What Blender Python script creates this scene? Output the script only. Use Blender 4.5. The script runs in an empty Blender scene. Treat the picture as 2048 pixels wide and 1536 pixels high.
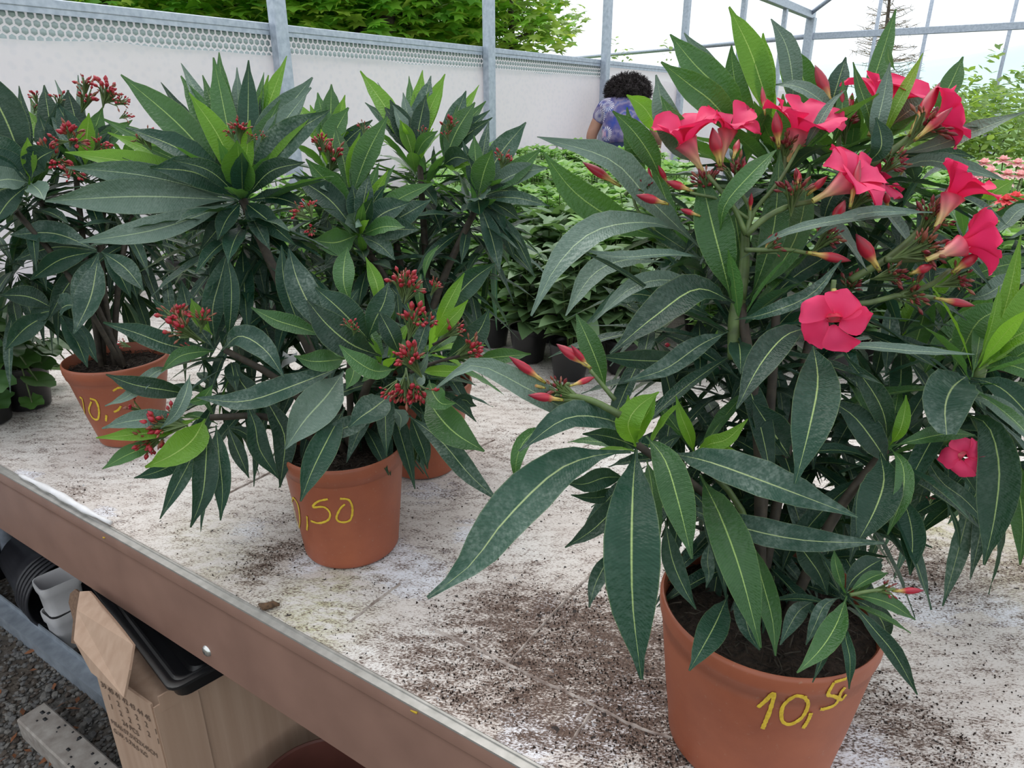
import bpy, bmesh, math, random
from mathutils import Vector, Matrix, noise
random.seed(7)
D = bpy.data
SC = bpy.context.scene
COL = SC.collection
R = math.radians

# ------------------------------------------------------------------ camera, sky, exposure
F = 1400.0
PITCH = math.atan(553.0/1400.0)
CAM = Vector((0, 0, 1.49))
cam_d = D.cameras.new('camera')
cam = D.objects.new('camera', cam_d)
COL.objects.link(cam)
cam_d.sensor_width = 36.0
cam_d.lens = 36.0*F/2048.0
cam_d.clip_start = 0.02
cam_d.clip_end = 2000
cam.location = CAM
cam.rotation_euler = (math.pi/2-PITCH, 0, 0)
SC.camera = cam

w = D.worlds.new('overcast_sky')
SC.world = w
w.use_nodes = True
wn = w.node_tree.nodes
bg = wn['Background']
bg.inputs[0].default_value = (0.90, 0.955, 1.0, 1)
bg.inputs[1].default_value = 1.36
sun_d = D.lights.new('sun', 'SUN')
sun_d.energy = 2.0
sun_d.angle = R(50)
sun_d.color = (1.0, 0.97, 0.92)
sun = D.objects.new('sun', sun_d)
COL.objects.link(sun)
sun.rotation_euler = (R(-32), R(-10), 0)      # high, hazy, from behind the plants
SC.view_settings.view_transform = 'Standard'
SC.view_settings.look = 'None'
SC.view_settings.exposure = 0.0
SC.view_settings.gamma = 1.0
SC.view_settings.use_curve_mapping = False
SC.cycles.max_bounces = 8
SC.cycles.transparent_max_bounces = 12

CP, SP = math.cos(PITCH), math.sin(PITCH)


def ray(u, v):
    a = (u-1024)/F
    b = -(v-768)/F
    return Vector((a, CP+SP*b, -SP+CP*b))


def P(u, v, d):
    """world point seen at photo pixel (u,v) at distance d along the lens axis"""
    return CAM+ray(u, v)*d


def Pz(u, v, z):
    r = ray(u, v)
    return CAM+r*((z-CAM.z)/r.z)


BZ = 0.80                                   # top of the bench
E1 = Vector((-0.8377, 0.5461, 0))           # along the bench edge, away to the left
E2 = Vector((0.5461, 0.8377, 0))            # across the bench, away from the camera
EDGE = 0.49
W2 = Vector((0.571, 0.821, 0))              # along the greenhouse side wall
W1 = Vector((-0.821, 0.571, 0))             # outward through that wall
WD = 3.0
UP = Vector((0, 0, 1))


def B(a, n, z=0.0):
    return E1*a+E2*n+UP*z


def W(t, n, z=0.0):
    return W1*(WD+n)+W2*t+UP*z

# ------------------------------------------------------------------ materials


def newmat(name):
    m = D.materials.new(name)
    m.use_nodes = True
    nt = m.node_tree
    return m, nt, nt.nodes['Principled BSDF']


def N(nt, typ, **kw):
    n = nt.nodes.new(typ)
    for k, v in kw.items():
        if k.startswith('i_'):
            n.inputs[k[2:].replace('_', ' ')].default_value = v
        elif k.startswith('n_'):
            n.inputs[int(k[2:])].default_value = v
        else:
            setattr(n, k, v)
    return n


def ramp(nt, src, stops, interp='LINEAR'):
    r = nt.nodes.new('ShaderNodeValToRGB')
    cr = r.color_ramp
    cr.interpolation = interp
    while len(cr.elements) < len(stops):
        cr.elements.new(0.5)
    for e, (p, c) in zip(cr.elements, stops):
        e.position = p
        e.color = (*c, 1) if len(c) == 3 else c
    nt.links.new(src, r.inputs[0])
    return r.outputs[0]


def mix(nt, fac, a, b, mode='MIX'):
    m = nt.nodes.new('ShaderNodeMix')
    m.data_type = 'RGBA'
    m.blend_type = mode
    for i, x in ((0, fac), (6, a), (7, b)):
        if isinstance(x, (int, float)):
            m.inputs[i].default_value = x
        elif isinstance(x, tuple):
            m.inputs[i].default_value = (*x, 1) if len(x) == 3 else x
        else:
            nt.links.new(x, m.inputs[i])
    return m.outputs[2]


def math_(nt, op, a, b=0.0, clamp=False):
    m = nt.nodes.new('ShaderNodeMath')
    m.operation = op
    m.use_clamp = clamp
    for i, x in ((0, a), (1, b)):
        if isinstance(x, (int, float)):
            m.inputs[i].default_value = x
        else:
            nt.links.new(x, m.inputs[i])
    return m.outputs[0]


def bump(nt, bsdf, h, s=0.3, dist=0.002):
    b = nt.nodes.new('ShaderNodeBump')
    b.inputs['Strength'].default_value = s
    b.inputs['Distance'].default_value = dist
    nt.links.new(h, b.inputs['Height'])
    nt.links.new(b.outputs[0], bsdf.inputs['Normal'])


def simple(name, c1, c2=None, scale=30, rough=0.6, metal=0.0, bs=0.2, bd=0.002, detail=4, coord='Object', spec=0.5):
    m, nt, b = newmat(name)
    c2 = c2 or tuple(x*0.7 for x in c1)
    tc = N(nt, 'ShaderNodeTexCoord')
    no = N(nt, 'ShaderNodeTexNoise', i_Scale=scale, i_Detail=detail)
    nt.links.new(tc.outputs[coord], no.inputs['Vector'])
    nt.links.new(ramp(nt, no.outputs[0], [(0.3, c2), (0.7, c1)]), b.inputs['Base Color'])
    b.inputs['Roughness'].default_value = rough
    b.inputs['Metallic'].default_value = metal
    b.inputs['Specular IOR Level'].default_value = spec
    if bs:
        bump(nt, b, no.outputs[0], bs, bd)
    return m


def leafmat(name, dark, light, rib, rough=0.36, trans=0.12, tcol=(0.15, 0.35, 0.03), dust=0.0, veins=70, back=None, ribw=0.035, spec=0.38):
    m, nt, b = newmat(name)
    uv = N(nt, 'ShaderNodeUVMap')
    sp = N(nt, 'ShaderNodeSeparateXYZ')
    nt.links.new(uv.outputs[0], sp.inputs[0])
    x, y = sp.outputs[0], sp.outputs[1]
    ax = math_(nt, 'ABSOLUTE', math_(nt, 'SUBTRACT', x, 0.5))
    oi = N(nt, 'ShaderNodeObjectInfo')
    tc = N(nt, 'ShaderNodeTexCoord')
    no = N(nt, 'ShaderNodeTexNoise', i_Scale=28.0, i_Detail=3.0)
    nt.links.new(tc.outputs['Object'], no.inputs['Vector'])
    f = math_(nt, 'ADD', math_(nt, 'MULTIPLY', no.outputs[0], 0.55), math_(nt, 'MULTIPLY', oi.outputs['Random'], 0.5))
    base = ramp(nt, f, [(0.2, dark), (0.85, light)])
    # lateral veins: fine chevrons
    t = math_(nt, 'SUBTRACT', math_(nt, 'MULTIPLY', y, float(veins)), math_(nt, 'MULTIPLY', ax, 9.0))
    vein = math_(nt, 'SINE', math_(nt, 'MULTIPLY', t, 6.283))
    vf = math_(nt, 'MULTIPLY', math_(nt, 'ADD', vein, 1.0), 0.05)
    base = mix(nt, vf, base, tuple(min(1, q*1.9+0.01) for q in light))
    if dust:
        n2 = N(nt, 'ShaderNodeTexNoise', i_Scale=13.0, i_Detail=6.0, i_Roughness=0.75)
        nt.links.new(tc.outputs['Object'], n2.inputs['Vector'])
        n3 = N(nt, 'ShaderNodeTexNoise', i_Scale=260.0, i_Detail=2.0)
        nt.links.new(tc.outputs['Object'], n3.inputs['Vector'])
        dm = math_(nt, 'MULTIPLY', ramp(nt, n2.outputs[0], [(0.42, (0, 0, 0)), (0.72, (1, 1, 1))]),
                   ramp(nt, n3.outputs[0], [(0.4, (0.25,)*3), (0.62, (1, 1, 1))]))
        base = mix(nt, math_(nt, 'MULTIPLY', dm, dust), base, (0.25, 0.31, 0.27))
    w_ = math_(nt, 'SUBTRACT', ribw, math_(nt, 'MULTIPLY', y, ribw*0.5))
    rm = math_(nt, 'SUBTRACT', 1.0, math_(nt, 'DIVIDE', ax, w_), True)
    rm = math_(nt, 'MULTIPLY', rm, 1.6, True)
    em = math_(nt, 'MULTIPLY', math_(nt, 'SUBTRACT', ax, 0.475), 26.0, True)
    col = mix(nt, math_(nt, 'MULTIPLY', em, 0.55), base, tuple(q*0.8 for q in rib))
    col = mix(nt, rm, col, rib)
    geo = N(nt, 'ShaderNodeNewGeometry')
    bk = back or tuple(q*1.7+0.015 for q in light)
    bkc = mix(nt, rm, bk, rib)
    col = mix(nt, geo.outputs['Backfacing'], col, bkc)
    nt.links.new(col, b.inputs['Base Color'])
    b.inputs['Roughness'].default_value = rough
    b.inputs['Specular IOR Level'].default_value = spec
    hh = math_(nt, 'ADD', math_(nt, 'MULTIPLY', vein, 0.22), math_(nt, 'MULTIPLY', rm, 1.0))
    n4 = N(nt, 'ShaderNodeTexNoise', i_Scale=5.0, i_Detail=2.0)
    mpv = N(nt, 'ShaderNodeMapping')
    mpv.inputs['Scale'].default_value = (1.2, 9.0, 1.0)
    nt.links.new(uv.outputs[0], mpv.inputs[0])
    nt.links.new(mpv.outputs[0], n4.inputs['Vector'])
    b1 = N(nt, 'ShaderNodeBump')
    b1.inputs['Strength'].default_value = 0.34
    b1.inputs['Distance'].default_value = 0.006
    nt.links.new(n4.outputs[0], b1.inputs['Height'])
    b2 = N(nt, 'ShaderNodeBump')
    b2.inputs['Strength'].default_value = 0.3
    b2.inputs['Distance'].default_value = 0.0007
    nt.links.new(hh, b2.inputs['Height'])
    nt.links.new(b1.outputs[0], b2.inputs['Normal'])
    nt.links.new(b2.outputs[0], b.inputs['Normal'])
    tr = N(nt, 'ShaderNodeBsdfTranslucent')
    tr.inputs[0].default_value = (*tcol, 1)
    ms = N(nt, 'ShaderNodeMixShader')
    ms.inputs[0].default_value = trans
    nt.links.new(b.outputs[0], ms.inputs[1])
    nt.links.new(tr.outputs[0], ms.inputs[2])
    nt.links.new(ms.outputs[0], nt.nodes['Material Output'].inputs[0])
    return m


M = {}
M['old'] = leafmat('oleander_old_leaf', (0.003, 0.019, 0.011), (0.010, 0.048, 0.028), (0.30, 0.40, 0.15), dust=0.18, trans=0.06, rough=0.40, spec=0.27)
M['dusty'] = leafmat('oleander_dusty_leaf', (0.007, 0.034, 0.022), (0.024, 0.072, 0.048), (0.34, 0.42, 0.20), dust=0.75, trans=0.06, rough=0.46, spec=0.3)
M['mid'] = leafmat('oleander_mid_leaf', (0.018, 0.066, 0.018), (0.048, 0.14, 0.035), (0.33, 0.48, 0.14), dust=0.15, trans=0.18)
M['young'] = leafmat('oleander_young_leaf', (0.07, 0.19, 0.012), (0.14, 0.30, 0.025), (0.42, 0.58, 0.15), trans=0.35, tcol=(0.28, 0.55, 0.04))
M['grey'] = leafmat('oleander_sheen_leaf', (0.055, 0.105, 0.080), (0.125, 0.185, 0.145), (0.36, 0.46, 0.28), dust=0.45, trans=0.06, rough=0.38)  # bluish grey sky sheen painted into the leaf colour
KIND = {'o': 'old', 'd': 'dusty', 'm': 'mid', 'y': 'young', 'g': 'grey'}

M['stem'] = simple('green_stem', (0.13, 0.20, 0.06), (0.06, 0.09, 0.03), 60, 0.5)
M['woody'] = simple('woody_stem', (0.055, 0.042, 0.028), (0.018, 0.013, 0.009), 80, 0.7)
M['galv'] = simple('galvanised_steel', (0.52, 0.57, 0.66), (0.36, 0.41, 0.50), 40, 0.42, 0.35, 0.05)
M['rail'] = simple('dull_zinc_rail', (0.34, 0.38, 0.43), (0.22, 0.25, 0.29), 30, 0.5, 0.3, 0.05)
M['soil'] = simple('potting_soil', (0.060, 0.038, 0.026), (0.010, 0.007, 0.005), 160, 0.95, 0, 1.0, 0.01, 8)
M['black_plastic'] = simple('black_plastic', (0.012, 0.012, 0.013), (0.007, 0.007, 0.008), 20, 0.38, bs=0.03)
M['dark_plastic'] = simple('dark_grey_plastic', (0.030, 0.030, 0.036), (0.018, 0.018, 0.022), 20, 0.35, bs=0.03)
M['white_plastic'] = simple('white_plastic', (0.62, 0.61, 0.62), (0.50, 0.49, 0.50), 8, 0.4, bs=0.02)
M['skin'] = simple('skin', (0.50, 0.27, 0.19), (0.42, 0.22, 0.15), 20, 0.5, bs=0.02)
M['denim'] = simple('navy_denim', (0.018, 0.032, 0.10), (0.010, 0.018, 0.055), 50, 0.8)
M['hair'] = simple('dark_curly_hair', (0.038, 0.024, 0.026), (0.012, 0.009, 0.010), 120, 0.75)
M['chalk'] = simple('yellow_wax_crayon', (0.70, 0.50, 0.04), (0.52, 0.33, 0.02), 200, 0.7)

# terracotta coloured plastic
m, nt, b = newmat('terracotta_plastic')
tc = N(nt, 'ShaderNodeTexCoord')
n1 = N(nt, 'ShaderNodeTexNoise', i_Scale=9.0, i_Detail=5.0, i_Roughness=0.65)
n2 = N(nt, 'ShaderNodeTexNoise', i_Scale=190.0, i_Detail=3.0)
for q in (n1, n2):
    nt.links.new(tc.outputs['Object'], q.inputs['Vector'])
c = ramp(nt, n1.outputs[0], [(0.3, (0.25, 0.066, 0.033)), (0.7, (0.35, 0.100, 0.048))])
c = mix(nt, ramp(nt, n2.outputs[0], [(0.66, (0, 0, 0)), (0.74, (0.5,)*3)]), c, (0.34, 0.19, 0.13))
nt.links.new(c, b.inputs['Base Color'])
b.inputs['Roughness'].default_value = 0.47
bump(nt, b, n1.outputs[0], 0.15, 0.002)
M['terra'] = m

# petals
def petalmat(name, c1, c2, tcol):
    m, nt, b = newmat(name)
    uv = N(nt, 'ShaderNodeUVMap')
    sp = N(nt, 'ShaderNodeSeparateXYZ')
    nt.links.new(uv.outputs[0], sp.inputs[0])
    no = N(nt, 'ShaderNodeTexWave', i_Scale=7.0, i_Distortion=3.0, i_Detail=2.0)
    nt.links.new(uv.outputs[0], no.inputs['Vector'])
    c = ramp(nt, sp.outputs[1], [(0.0, c2), (0.35, c1), (1.0, tuple(min(1, q*1.15+0.02) for q in c1))])
    c = mix(nt, math_(nt, 'MULTIPLY', no.outputs['Fac'], 0.18), c, c2)
    geo = N(nt, 'ShaderNodeNewGeometry')
    c = mix(nt, geo.outputs['Backfacing'], c, tuple(min(1, q*1.02+.03) for q in c1))
    nt.links.new(c, b.inputs['Base Color'])
    b.inputs['Roughness'].default_value = 0.5
    b.inputs['Specular IOR Level'].default_value = 0.25
    tr = N(nt, 'ShaderNodeBsdfTranslucent')
    tr.inputs[0].default_value = (*tcol, 1)
    ms = N(nt, 'ShaderNodeMixShader')
    ms.inputs[0].default_value = 0.3
    nt.links.new(b.outputs[0], ms.inputs[1])
    nt.links.new(tr.outputs[0], ms.inputs[2])
    nt.links.new(ms.outputs[0], nt.nodes['Material Output'].inputs[0])
    return m


M['petal'] = petalmat('crimson_pink_petal', (0.80, 0.030, 0.150), (0.58, 0.004, 0.04), (0.95, 0.03, 0.13))
M['pinkpetal'] = petalmat('pale_pink_petal', (0.90, 0.56, 0.55), (0.86, 0.42, 0.42), (0.95, 0.6, 0.6))


def budmat(name, stops):
    m, nt, b = newmat(name)
    uv = N(nt, 'ShaderNodeUVMap')
    sp = N(nt, 'ShaderNodeSeparateXYZ')
    nt.links.new(uv.outputs[0], sp.inputs[0])
    wv = math_(nt, 'SINE', math_(nt, 'ADD', math_(nt, 'MULTIPLY', sp.outputs[0], 31.4), math_(nt, 'MULTIPLY', sp.outputs[1], 9.0)))
    c = ramp(nt, sp.outputs[1], stops)
    c = mix(nt, math_(nt, 'MULTIPLY', math_(nt, 'ADD', wv, 1.0), 0.16), c, (0.10, 0.006, 0.02))
    nt.links.new(c, b.inputs['Base Color'])
    b.inputs['Roughness'].default_value = 0.42
    return m


M['bud'] = budmat('oleander_bud', [(0.0, (0.36, 0.38, 0.06)), (0.26, (0.60, 0.42, 0.12)), (0.44, (0.46, 0.018, 0.04)), (0.8, (0.33, 0.008, 0.03)), (1, (0.13, 0.004, 0.02))])
M['tube'] = budmat('flower_tube', [(0.0, (0.50, 0.48, 0.12)), (0.35, (0.72, 0.42, 0.25)), (0.7, (0.80, 0.16, 0.22)), (1, (0.75, 0.04, 0.10))])
M['redbud'] = budmat('small_red_bud', [(0.0, (0.30, 0.09, 0.035)), (0.3, (0.33, 0.07, 0.035)), (0.5, (0.42, 0.016, 0.03)), (1, (0.36, 0.012, 0.03))])
M['maroonbud'] = budmat('maroon_bud', [(0.0, (0.16, 0.10, 0.035)), (0.35, (0.20, 0.05, 0.03)), (0.6, (0.19, 0.014, 0.02)), (1, (0.12, 0.006, 0.015))])
M['brownbud'] = budmat('sepal_bud', [(0.0, (0.22, 0.14, 0.05)), (0.5, (0.28, 0.10, 0.05)), (1, (0.24, 0.05, 0.04))])

# ------------------------------------------------------------------ mesh helpers


class MB:
    def __init__(self):
        self.v, self.f, self.uv, self.mi = [], [], [], []

    def add(self, vs, fs, uvs=None, mi=0):
        o = len(self.v)
        self.v += [Vector(p) for p in vs]
        for k, f in enumerate(fs):
            self.f.append([i+o for i in f])
            self.mi.append(mi)
            self.uv.append([uvs[i] for i in f] if uvs else [(0, 0)]*len(f))

    def box(self, c, sx, sy, sz, ax=None, mi=0, bev=0.0):
        """box centred at c with half sizes along the three axes ax; bev chamfers the four long edges (axis 0)"""
        X, Y, Z = ax or (Vector((1, 0, 0)), Vector((0, 1, 0)), UP)
        c = Vector(c)
        if bev <= 0:
            pr = [(-sy, -sz), (sy, -sz), (sy, sz), (-sy, sz)]
        else:
            pr = [(-sy+bev, -sz), (sy-bev, -sz), (sy, -sz+bev), (sy, sz-bev), (sy-bev, sz), (-sy+bev, sz), (-sy, sz-bev), (-sy, -sz+bev)]
        n = len(pr)
        vs = [c+X*s*sx+Y*a+Z*b_ for s in (-1, 1) for a, b_ in pr]
        fs = [[i, (i+1) % n, n+(i+1) % n, n+i] for i in range(n)]
        fs += [list(range(n))[::-1], list(range(n, 2*n))]
        self.add(vs, fs, None, mi)

    def tube(self, pts, rad, n=8, cap=True, mi=0):
        pts = [Vector(p) for p in pts]
        if not isinstance(rad, (list, tuple)):
            rad = [rad]*len(pts)
        vs, uvs = [], []
        T0 = (pts[1]-pts[0]).normalized()
        ref = Vector((1, 0, 0)) if abs(T0.x) < 0.8 else Vector((0, 1, 0))
        S = T0.cross(ref).normalized()
        for i, p in enumerate(pts):
            T = (pts[min(i+1, len(pts)-1)]-pts[max(i-1, 0)]).normalized()
            S = (S-T*S.dot(T)).normalized()
            Q = T.cross(S)
            for k in range(n):
                a = 2*math.pi*k/n
                vs.append(p+(S*math.cos(a)+Q*math.sin(a))*rad[i])
                uvs.append((k/n, i/(len(pts)-1)))
        fs = []
        for i in range(len(pts)-1):
            for k in range(n):
                fs.append([i*n+k, i*n+(k+1) % n, (i+1)*n+(k+1) % n, (i+1)*n+k])
        if cap:
            fs.append(list(range(n))[::-1])
            fs.append([(len(pts)-1)*n+k for k in range(n)])
        self.add(vs, fs, uvs, mi)

    def lathe(self, c, prof, n=40, ax=None, mi=0, caps=(False, False)):
        X, Y, Z = ax or (Vector((1, 0, 0)), Vector((0, 1, 0)), UP)
        c = Vector(c)
        vs, uvs = [], []
        for i, (r, z) in enumerate(prof):
            for k in range(n):
                a = 2*math.pi*k/n
                vs.append(c+X*(r*math.cos(a))+Y*(r*math.sin(a))+Z*z)
                uvs.append((k/n, i/max(1, len(prof)-1)))
        fs = []
        for i in range(len(prof)-1):
            for k in range(n):
                fs.append([i*n+k, i*n+(k+1) % n, (i+1)*n+(k+1) % n, (i+1)*n+k])
        if caps[0]:
            fs.append(list(range(n))[::-1])
        if caps[1]:
            fs.append([(len(prof)-1)*n+k for k in range(n)])
        self.add(vs, fs, uvs, mi)

    def ext(self, prof, a, b_, X, Z, mi=0):
        """closed profile (x,z) extruded from point a to point b_"""
        n = len(prof)
        vs = [Vector(p)+X*x+Z*z for p in (a, b_) for x, z in prof]
        fs = [[i, (i+1) % n, n+(i+1) % n, n+i] for i in range(n)]
        fs += [list(range(n))[::-1], list(range(n, 2*n))]
        self.add(vs, fs, None, mi)

    def mesh(self, name, mats, org=None, smooth=True):
        me = D.meshes.new(name)
        org = org or Vector((0, 0, 0))
        me.from_pydata([tuple(p-org) for p in self.v], [], self.f)
        ul = me.uv_layers.new(name='UVMap')
        flat = [c for f in self.uv for p in f for c in (p[0], p[1])]
        ul.data.foreach_set('uv', flat)
        for mt in (mats if isinstance(mats, (list, tuple)) else [mats]):
            me.materials.append(mt)
        me.polygons.foreach_set('material_index', self.mi)
        me.polygons.foreach_set('use_smooth', [smooth]*len(me.polygons))
        me.update()
        return me

    def obj(self, name, mats, parent=None, smooth=True, org=None):
        if parent is not None and org is None:
            org = world_loc(parent)
        me = self.mesh(name, mats, org, smooth)
        o = D.objects.new(name, me)
        COL.objects.link(o)
        if parent is not None:
            o.parent = parent
        elif org is not None:
            o.location = org
        return o


def world_loc(o):
    l = Vector(o.location)
    while o.parent is not None:
        o = o.parent
        l = l+Vector(o.location)
    return l


def tag(o, label=None, cat=None, group=None, kind=None):
    if label:
        o['label'] = label
    if cat:
        o['category'] = cat
    if group:
        o['group'] = group
    if kind:
        o['kind'] = kind
    return o


def thing(name, loc, label, cat, group=None):
    o = D.objects.new(name, None)
    COL.objects.link(o)
    o.location = loc
    o.empty_display_size = 0.05
    return tag(o, label, cat, group)


def edge_split(o, ang=35):
    me = o.data
    bm = bmesh.new()
    bm.from_mesh(me)
    for e in bm.edges:
        if len(e.link_faces) == 2 and e.calc_face_angle(0) > R(ang):
            e.smooth = False
    bm.to_mesh(me)
    bm.free()
    return o


def bez(pts, n):
    """Catmull-Rom through points, n segments"""
    pts = [Vector(p) for p in pts]
    if len(pts) == 2:
        return [pts[0].lerp(pts[1], i/n) for i in range(n+1)]
    q = [pts[0]*2-pts[1]]+pts+[pts[-1]*2-pts[-2]]
    seg = len(pts)-1
    ls = [(pts[i+1]-pts[i]).length for i in range(seg)]
    tot = sum(ls)
    out = []
    for i in range(n+1):
        s = tot*i/n
        k = 0
        while k < seg-1 and s > ls[k]:
            s -= ls[k]
            k += 1
        t = min(1, s/max(1e-9, ls[k]))
        a, b_, c, d = q[k], q[k+1], q[k+2], q[k+3]
        out.append(0.5*((2*b_)+(c-a)*t+(2*a-5*b_+4*c-d)*t*t+(3*b_-a-3*c+d)*t*t*t))
    return out

# ------------------------------------------------------------------ ground


m, nt, b = newmat('gravel_earth')
tc = N(nt, 'ShaderNodeTexCoord')
n1 = N(nt, 'ShaderNodeTexNoise', i_Scale=60.0, i_Detail=6.0)
n2 = N(nt, 'ShaderNodeTexNoise', i_Scale=3.0, i_Detail=3.0)
for q in (n1, n2):
    nt.links.new(tc.outputs['Object'], q.inputs['Vector'])
c = ramp(nt, n1.outputs[0], [(0.3, (0.035, 0.032, 0.028)), (0.7, (0.12, 0.11, 0.10))])
c = mix(nt, ramp(nt, n2.outputs[0], [(0.45, (0, 0, 0)), (0.65, (1, 1, 1))]), c, (0.10, 0.075, 0.055))
nt.links.new(c, b.inputs['Base Color'])
b.inputs['Roughness'].default_value = 0.9
bump(nt, b, n1.outputs[0], 1.0, 0.01)
M['earth'] = m
M['grass'] = simple('meadow_grass', (0.14, 0.26, 0.05), (0.07, 0.16, 0.03), 1.5, 0.9)

g = MB()
n = 24
for i in range(n):
    for j in range(n):
        pass
g.add([(-8, -6, 0), (14, -6, 0), (14, 16, 0), (-8, 16, 0)], [[0, 1, 2, 3]])
floor = tag(g.obj('floor', M['earth']), kind='structure')
g = MB()
g.add([(-400, -60, -0.04), (500, -60, -0.04), (500, 600, -0.04), (-400, 600, -0.04)], [[0, 1, 2, 3]])
o = tag(g.obj('meadow', M['grass']), kind='structure')

stone_m = []
for i, (c1, c2) in enumerate([((0.15, 0.145, 0.14), (0.085, 0.082, 0.08)), ((0.10, 0.078, 0.062), (0.05, 0.038, 0.03)), ((0.19, 0.18, 0.165), (0.12, 0.11, 0.10))]):
    stone_m.append(simple('gravel_stone_%d' % i, c1, c2, 90, 0.8))
litter_m = simple('fallen_leaf', (0.24, 0.085, 0.03), (0.12, 0.05, 0.025), 60, 0.8)


def stone_mesh(seed, name, mat):
    rr = random.Random(seed)
    bm = bmesh.new()
    bmesh.ops.create_icosphere(bm, subdivisions=1, radius=1)
    s = (1, rr.uniform(0.6, 0.95), rr.uniform(0.4, 0.7))
    for vtx in bm.verts:
        k = rr.uniform(0.78, 1.12)
        vtx.co = Vector((vtx.co.x*s[0]*k, vtx.co.y*s[1]*k, vtx.co.z*s[2]*k))
    me = D.meshes.new(name)
    bm.to_mesh(me)
    bm.free()
    me.materials.append(mat)
    return me


stones = [stone_mesh(i, 'stone', stone_m[i % 3]) for i in range(9)]
for i in range(220):
    u, v_ = random.uniform(-20, 210), random.uniform(1215, 1545)
    p = Pz(u, v_, 0)
    o = D.objects.new('stone', stones[random.randrange(9)])
    COL.objects.link(o)
    o.parent = floor
    s = random.uniform(0.009, 0.015)
    o.location = (p.x, p.y, s*0.3)
    o.scale = (s, s, s)
    o.rotation_euler = (random.uniform(-.3, .3), random.uniform(-.3, .3), random.uniform(0, 6.3))
g = MB()
ico = stones[0]
tri = []
for i in range(9):
    me = stones[i]
    tri.append(([v.co.copy() for v in me.vertices], [list(p.vertices) for p in me.polygons]))
for i in range(6500):
    u, v_ = random.uniform(-60, 760), random.uniform(1160, 1580)
    p = Pz(u, v_, 0)
    s = random.uniform(0.0035, 0.0095)
    vs, fs = tri[random.randrange(9)]
    a = random.uniform(0, 6.3)
    ca, sa = math.cos(a), math.sin(a)
    g.add([(p.x+s*(q.x*ca-q.y*sa), p.y+s*(q.x*sa+q.y*ca), s*0.35+s*q.z) for q in vs], fs, None, i % 3)
o = g.obj('gravel', stone_m, floor, smooth=False)
tag(o, kind='stuff')
g = MB()
for i in range(34):
    u, v_ = random.uniform(-20, 200), random.uniform(1230, 1545)
    p = Pz(u, v_, 0.012)
    a = random.uniform(0, 6.3)
    X = Vector((math.cos(a), math.sin(a), random.uniform(-.3, .3)))
    Y = Vector((-math.sin(a), math.cos(a), random.uniform(-.3, .3)))
    l, ww = random.uniform(0.008, 0.022), random.uniform(0.003, 0.008)
    g.add([p-X*l, p+Y*ww, p+X*l, p-Y*ww+UP*0.004], [[0, 1, 2, 3]])
tag(g.obj('leaf_litter', litter_m, floor), kind='stuff')

# ------------------------------------------------------------------ bench
bench = thing('display_bench', B(0, EDGE, 0), 'long greenhouse bench with brown metal front board and dirty white fleece top', 'bench')
M['brown'] = simple('brown_painted_metal', (0.265, 0.150, 0.115), (0.215, 0.120, 0.092), 14, 0.42, 0.0, 0.04, 0.002, 6)
M['alu'] = simple('dull_aluminium', (0.42, 0.40, 0.38), (0.30, 0.29, 0.27), 60, 0.45, 0.4, 0.05)
A0, A1 = -2.6, 2.95
g = MB()
g.ext([(0, -.176), (.003, -.178), (.022, -.178), (.022, -.003), (-.002, -.003), (-.004, -.006), (-.004, -.026), (-.001, -.030), (.001, -.036), (0, -.04)],
      B(A0, EDGE, BZ), B(A1, EDGE, BZ), E2, UP)
edge_split(g.obj('front_board', M['brown'], bench))
g = MB()
g.ext([(-.004, -.004), (.022, -.004), (.022, -.001), (.0095, -.001), (.009, .002), (.006, .002), (.0055, 0), (-.004, -.0008)], B(A0, EDGE, BZ), B(A1, EDGE, BZ), E2, UP)
tag(edge_split(g.obj('edge_strip', M['alu'], bench)), 'thin grey aluminium edge strip')
g = MB()
g.box(B((A0+A1)/2, EDGE+2.2, BZ-0.02), (A1-A0)/2, 2.17, 0.015, (E1, E2, UP))
g.obj('bed', M['galv'], bench)
for a in (-2.2, 0.15, 2.5):
    for nn in (0.25, 2.1, 4.2):
        g = MB()
        g.box(B(a, EDGE+nn, (BZ-.035)/2), (BZ-.035)/2, 0.02, 0.02, (UP, E1, E2))
        g.obj('leg', M['galv'], bench)
# bolt head
g = MB()
bp = Pz(414, 1302, 0)
r_ = ray(414, 1302)
t = (EDGE-0.0)/(r_.dot(E2))
bp = CAM+r_*t
g.lathe(bp, [(0.001, .0052), (.005, .0048), (.0085, .0032), (.0100, .0012), (.0105, 0)], 18, (E1, UP, -E2))
tag(g.obj('bolt', simple('zinc_bolt', (0.72, 0.72, 0.70), (0.6, 0.6, 0.6), 40, 0.25, 0.9, 0), bench), 'round shiny bolt head')

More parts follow.
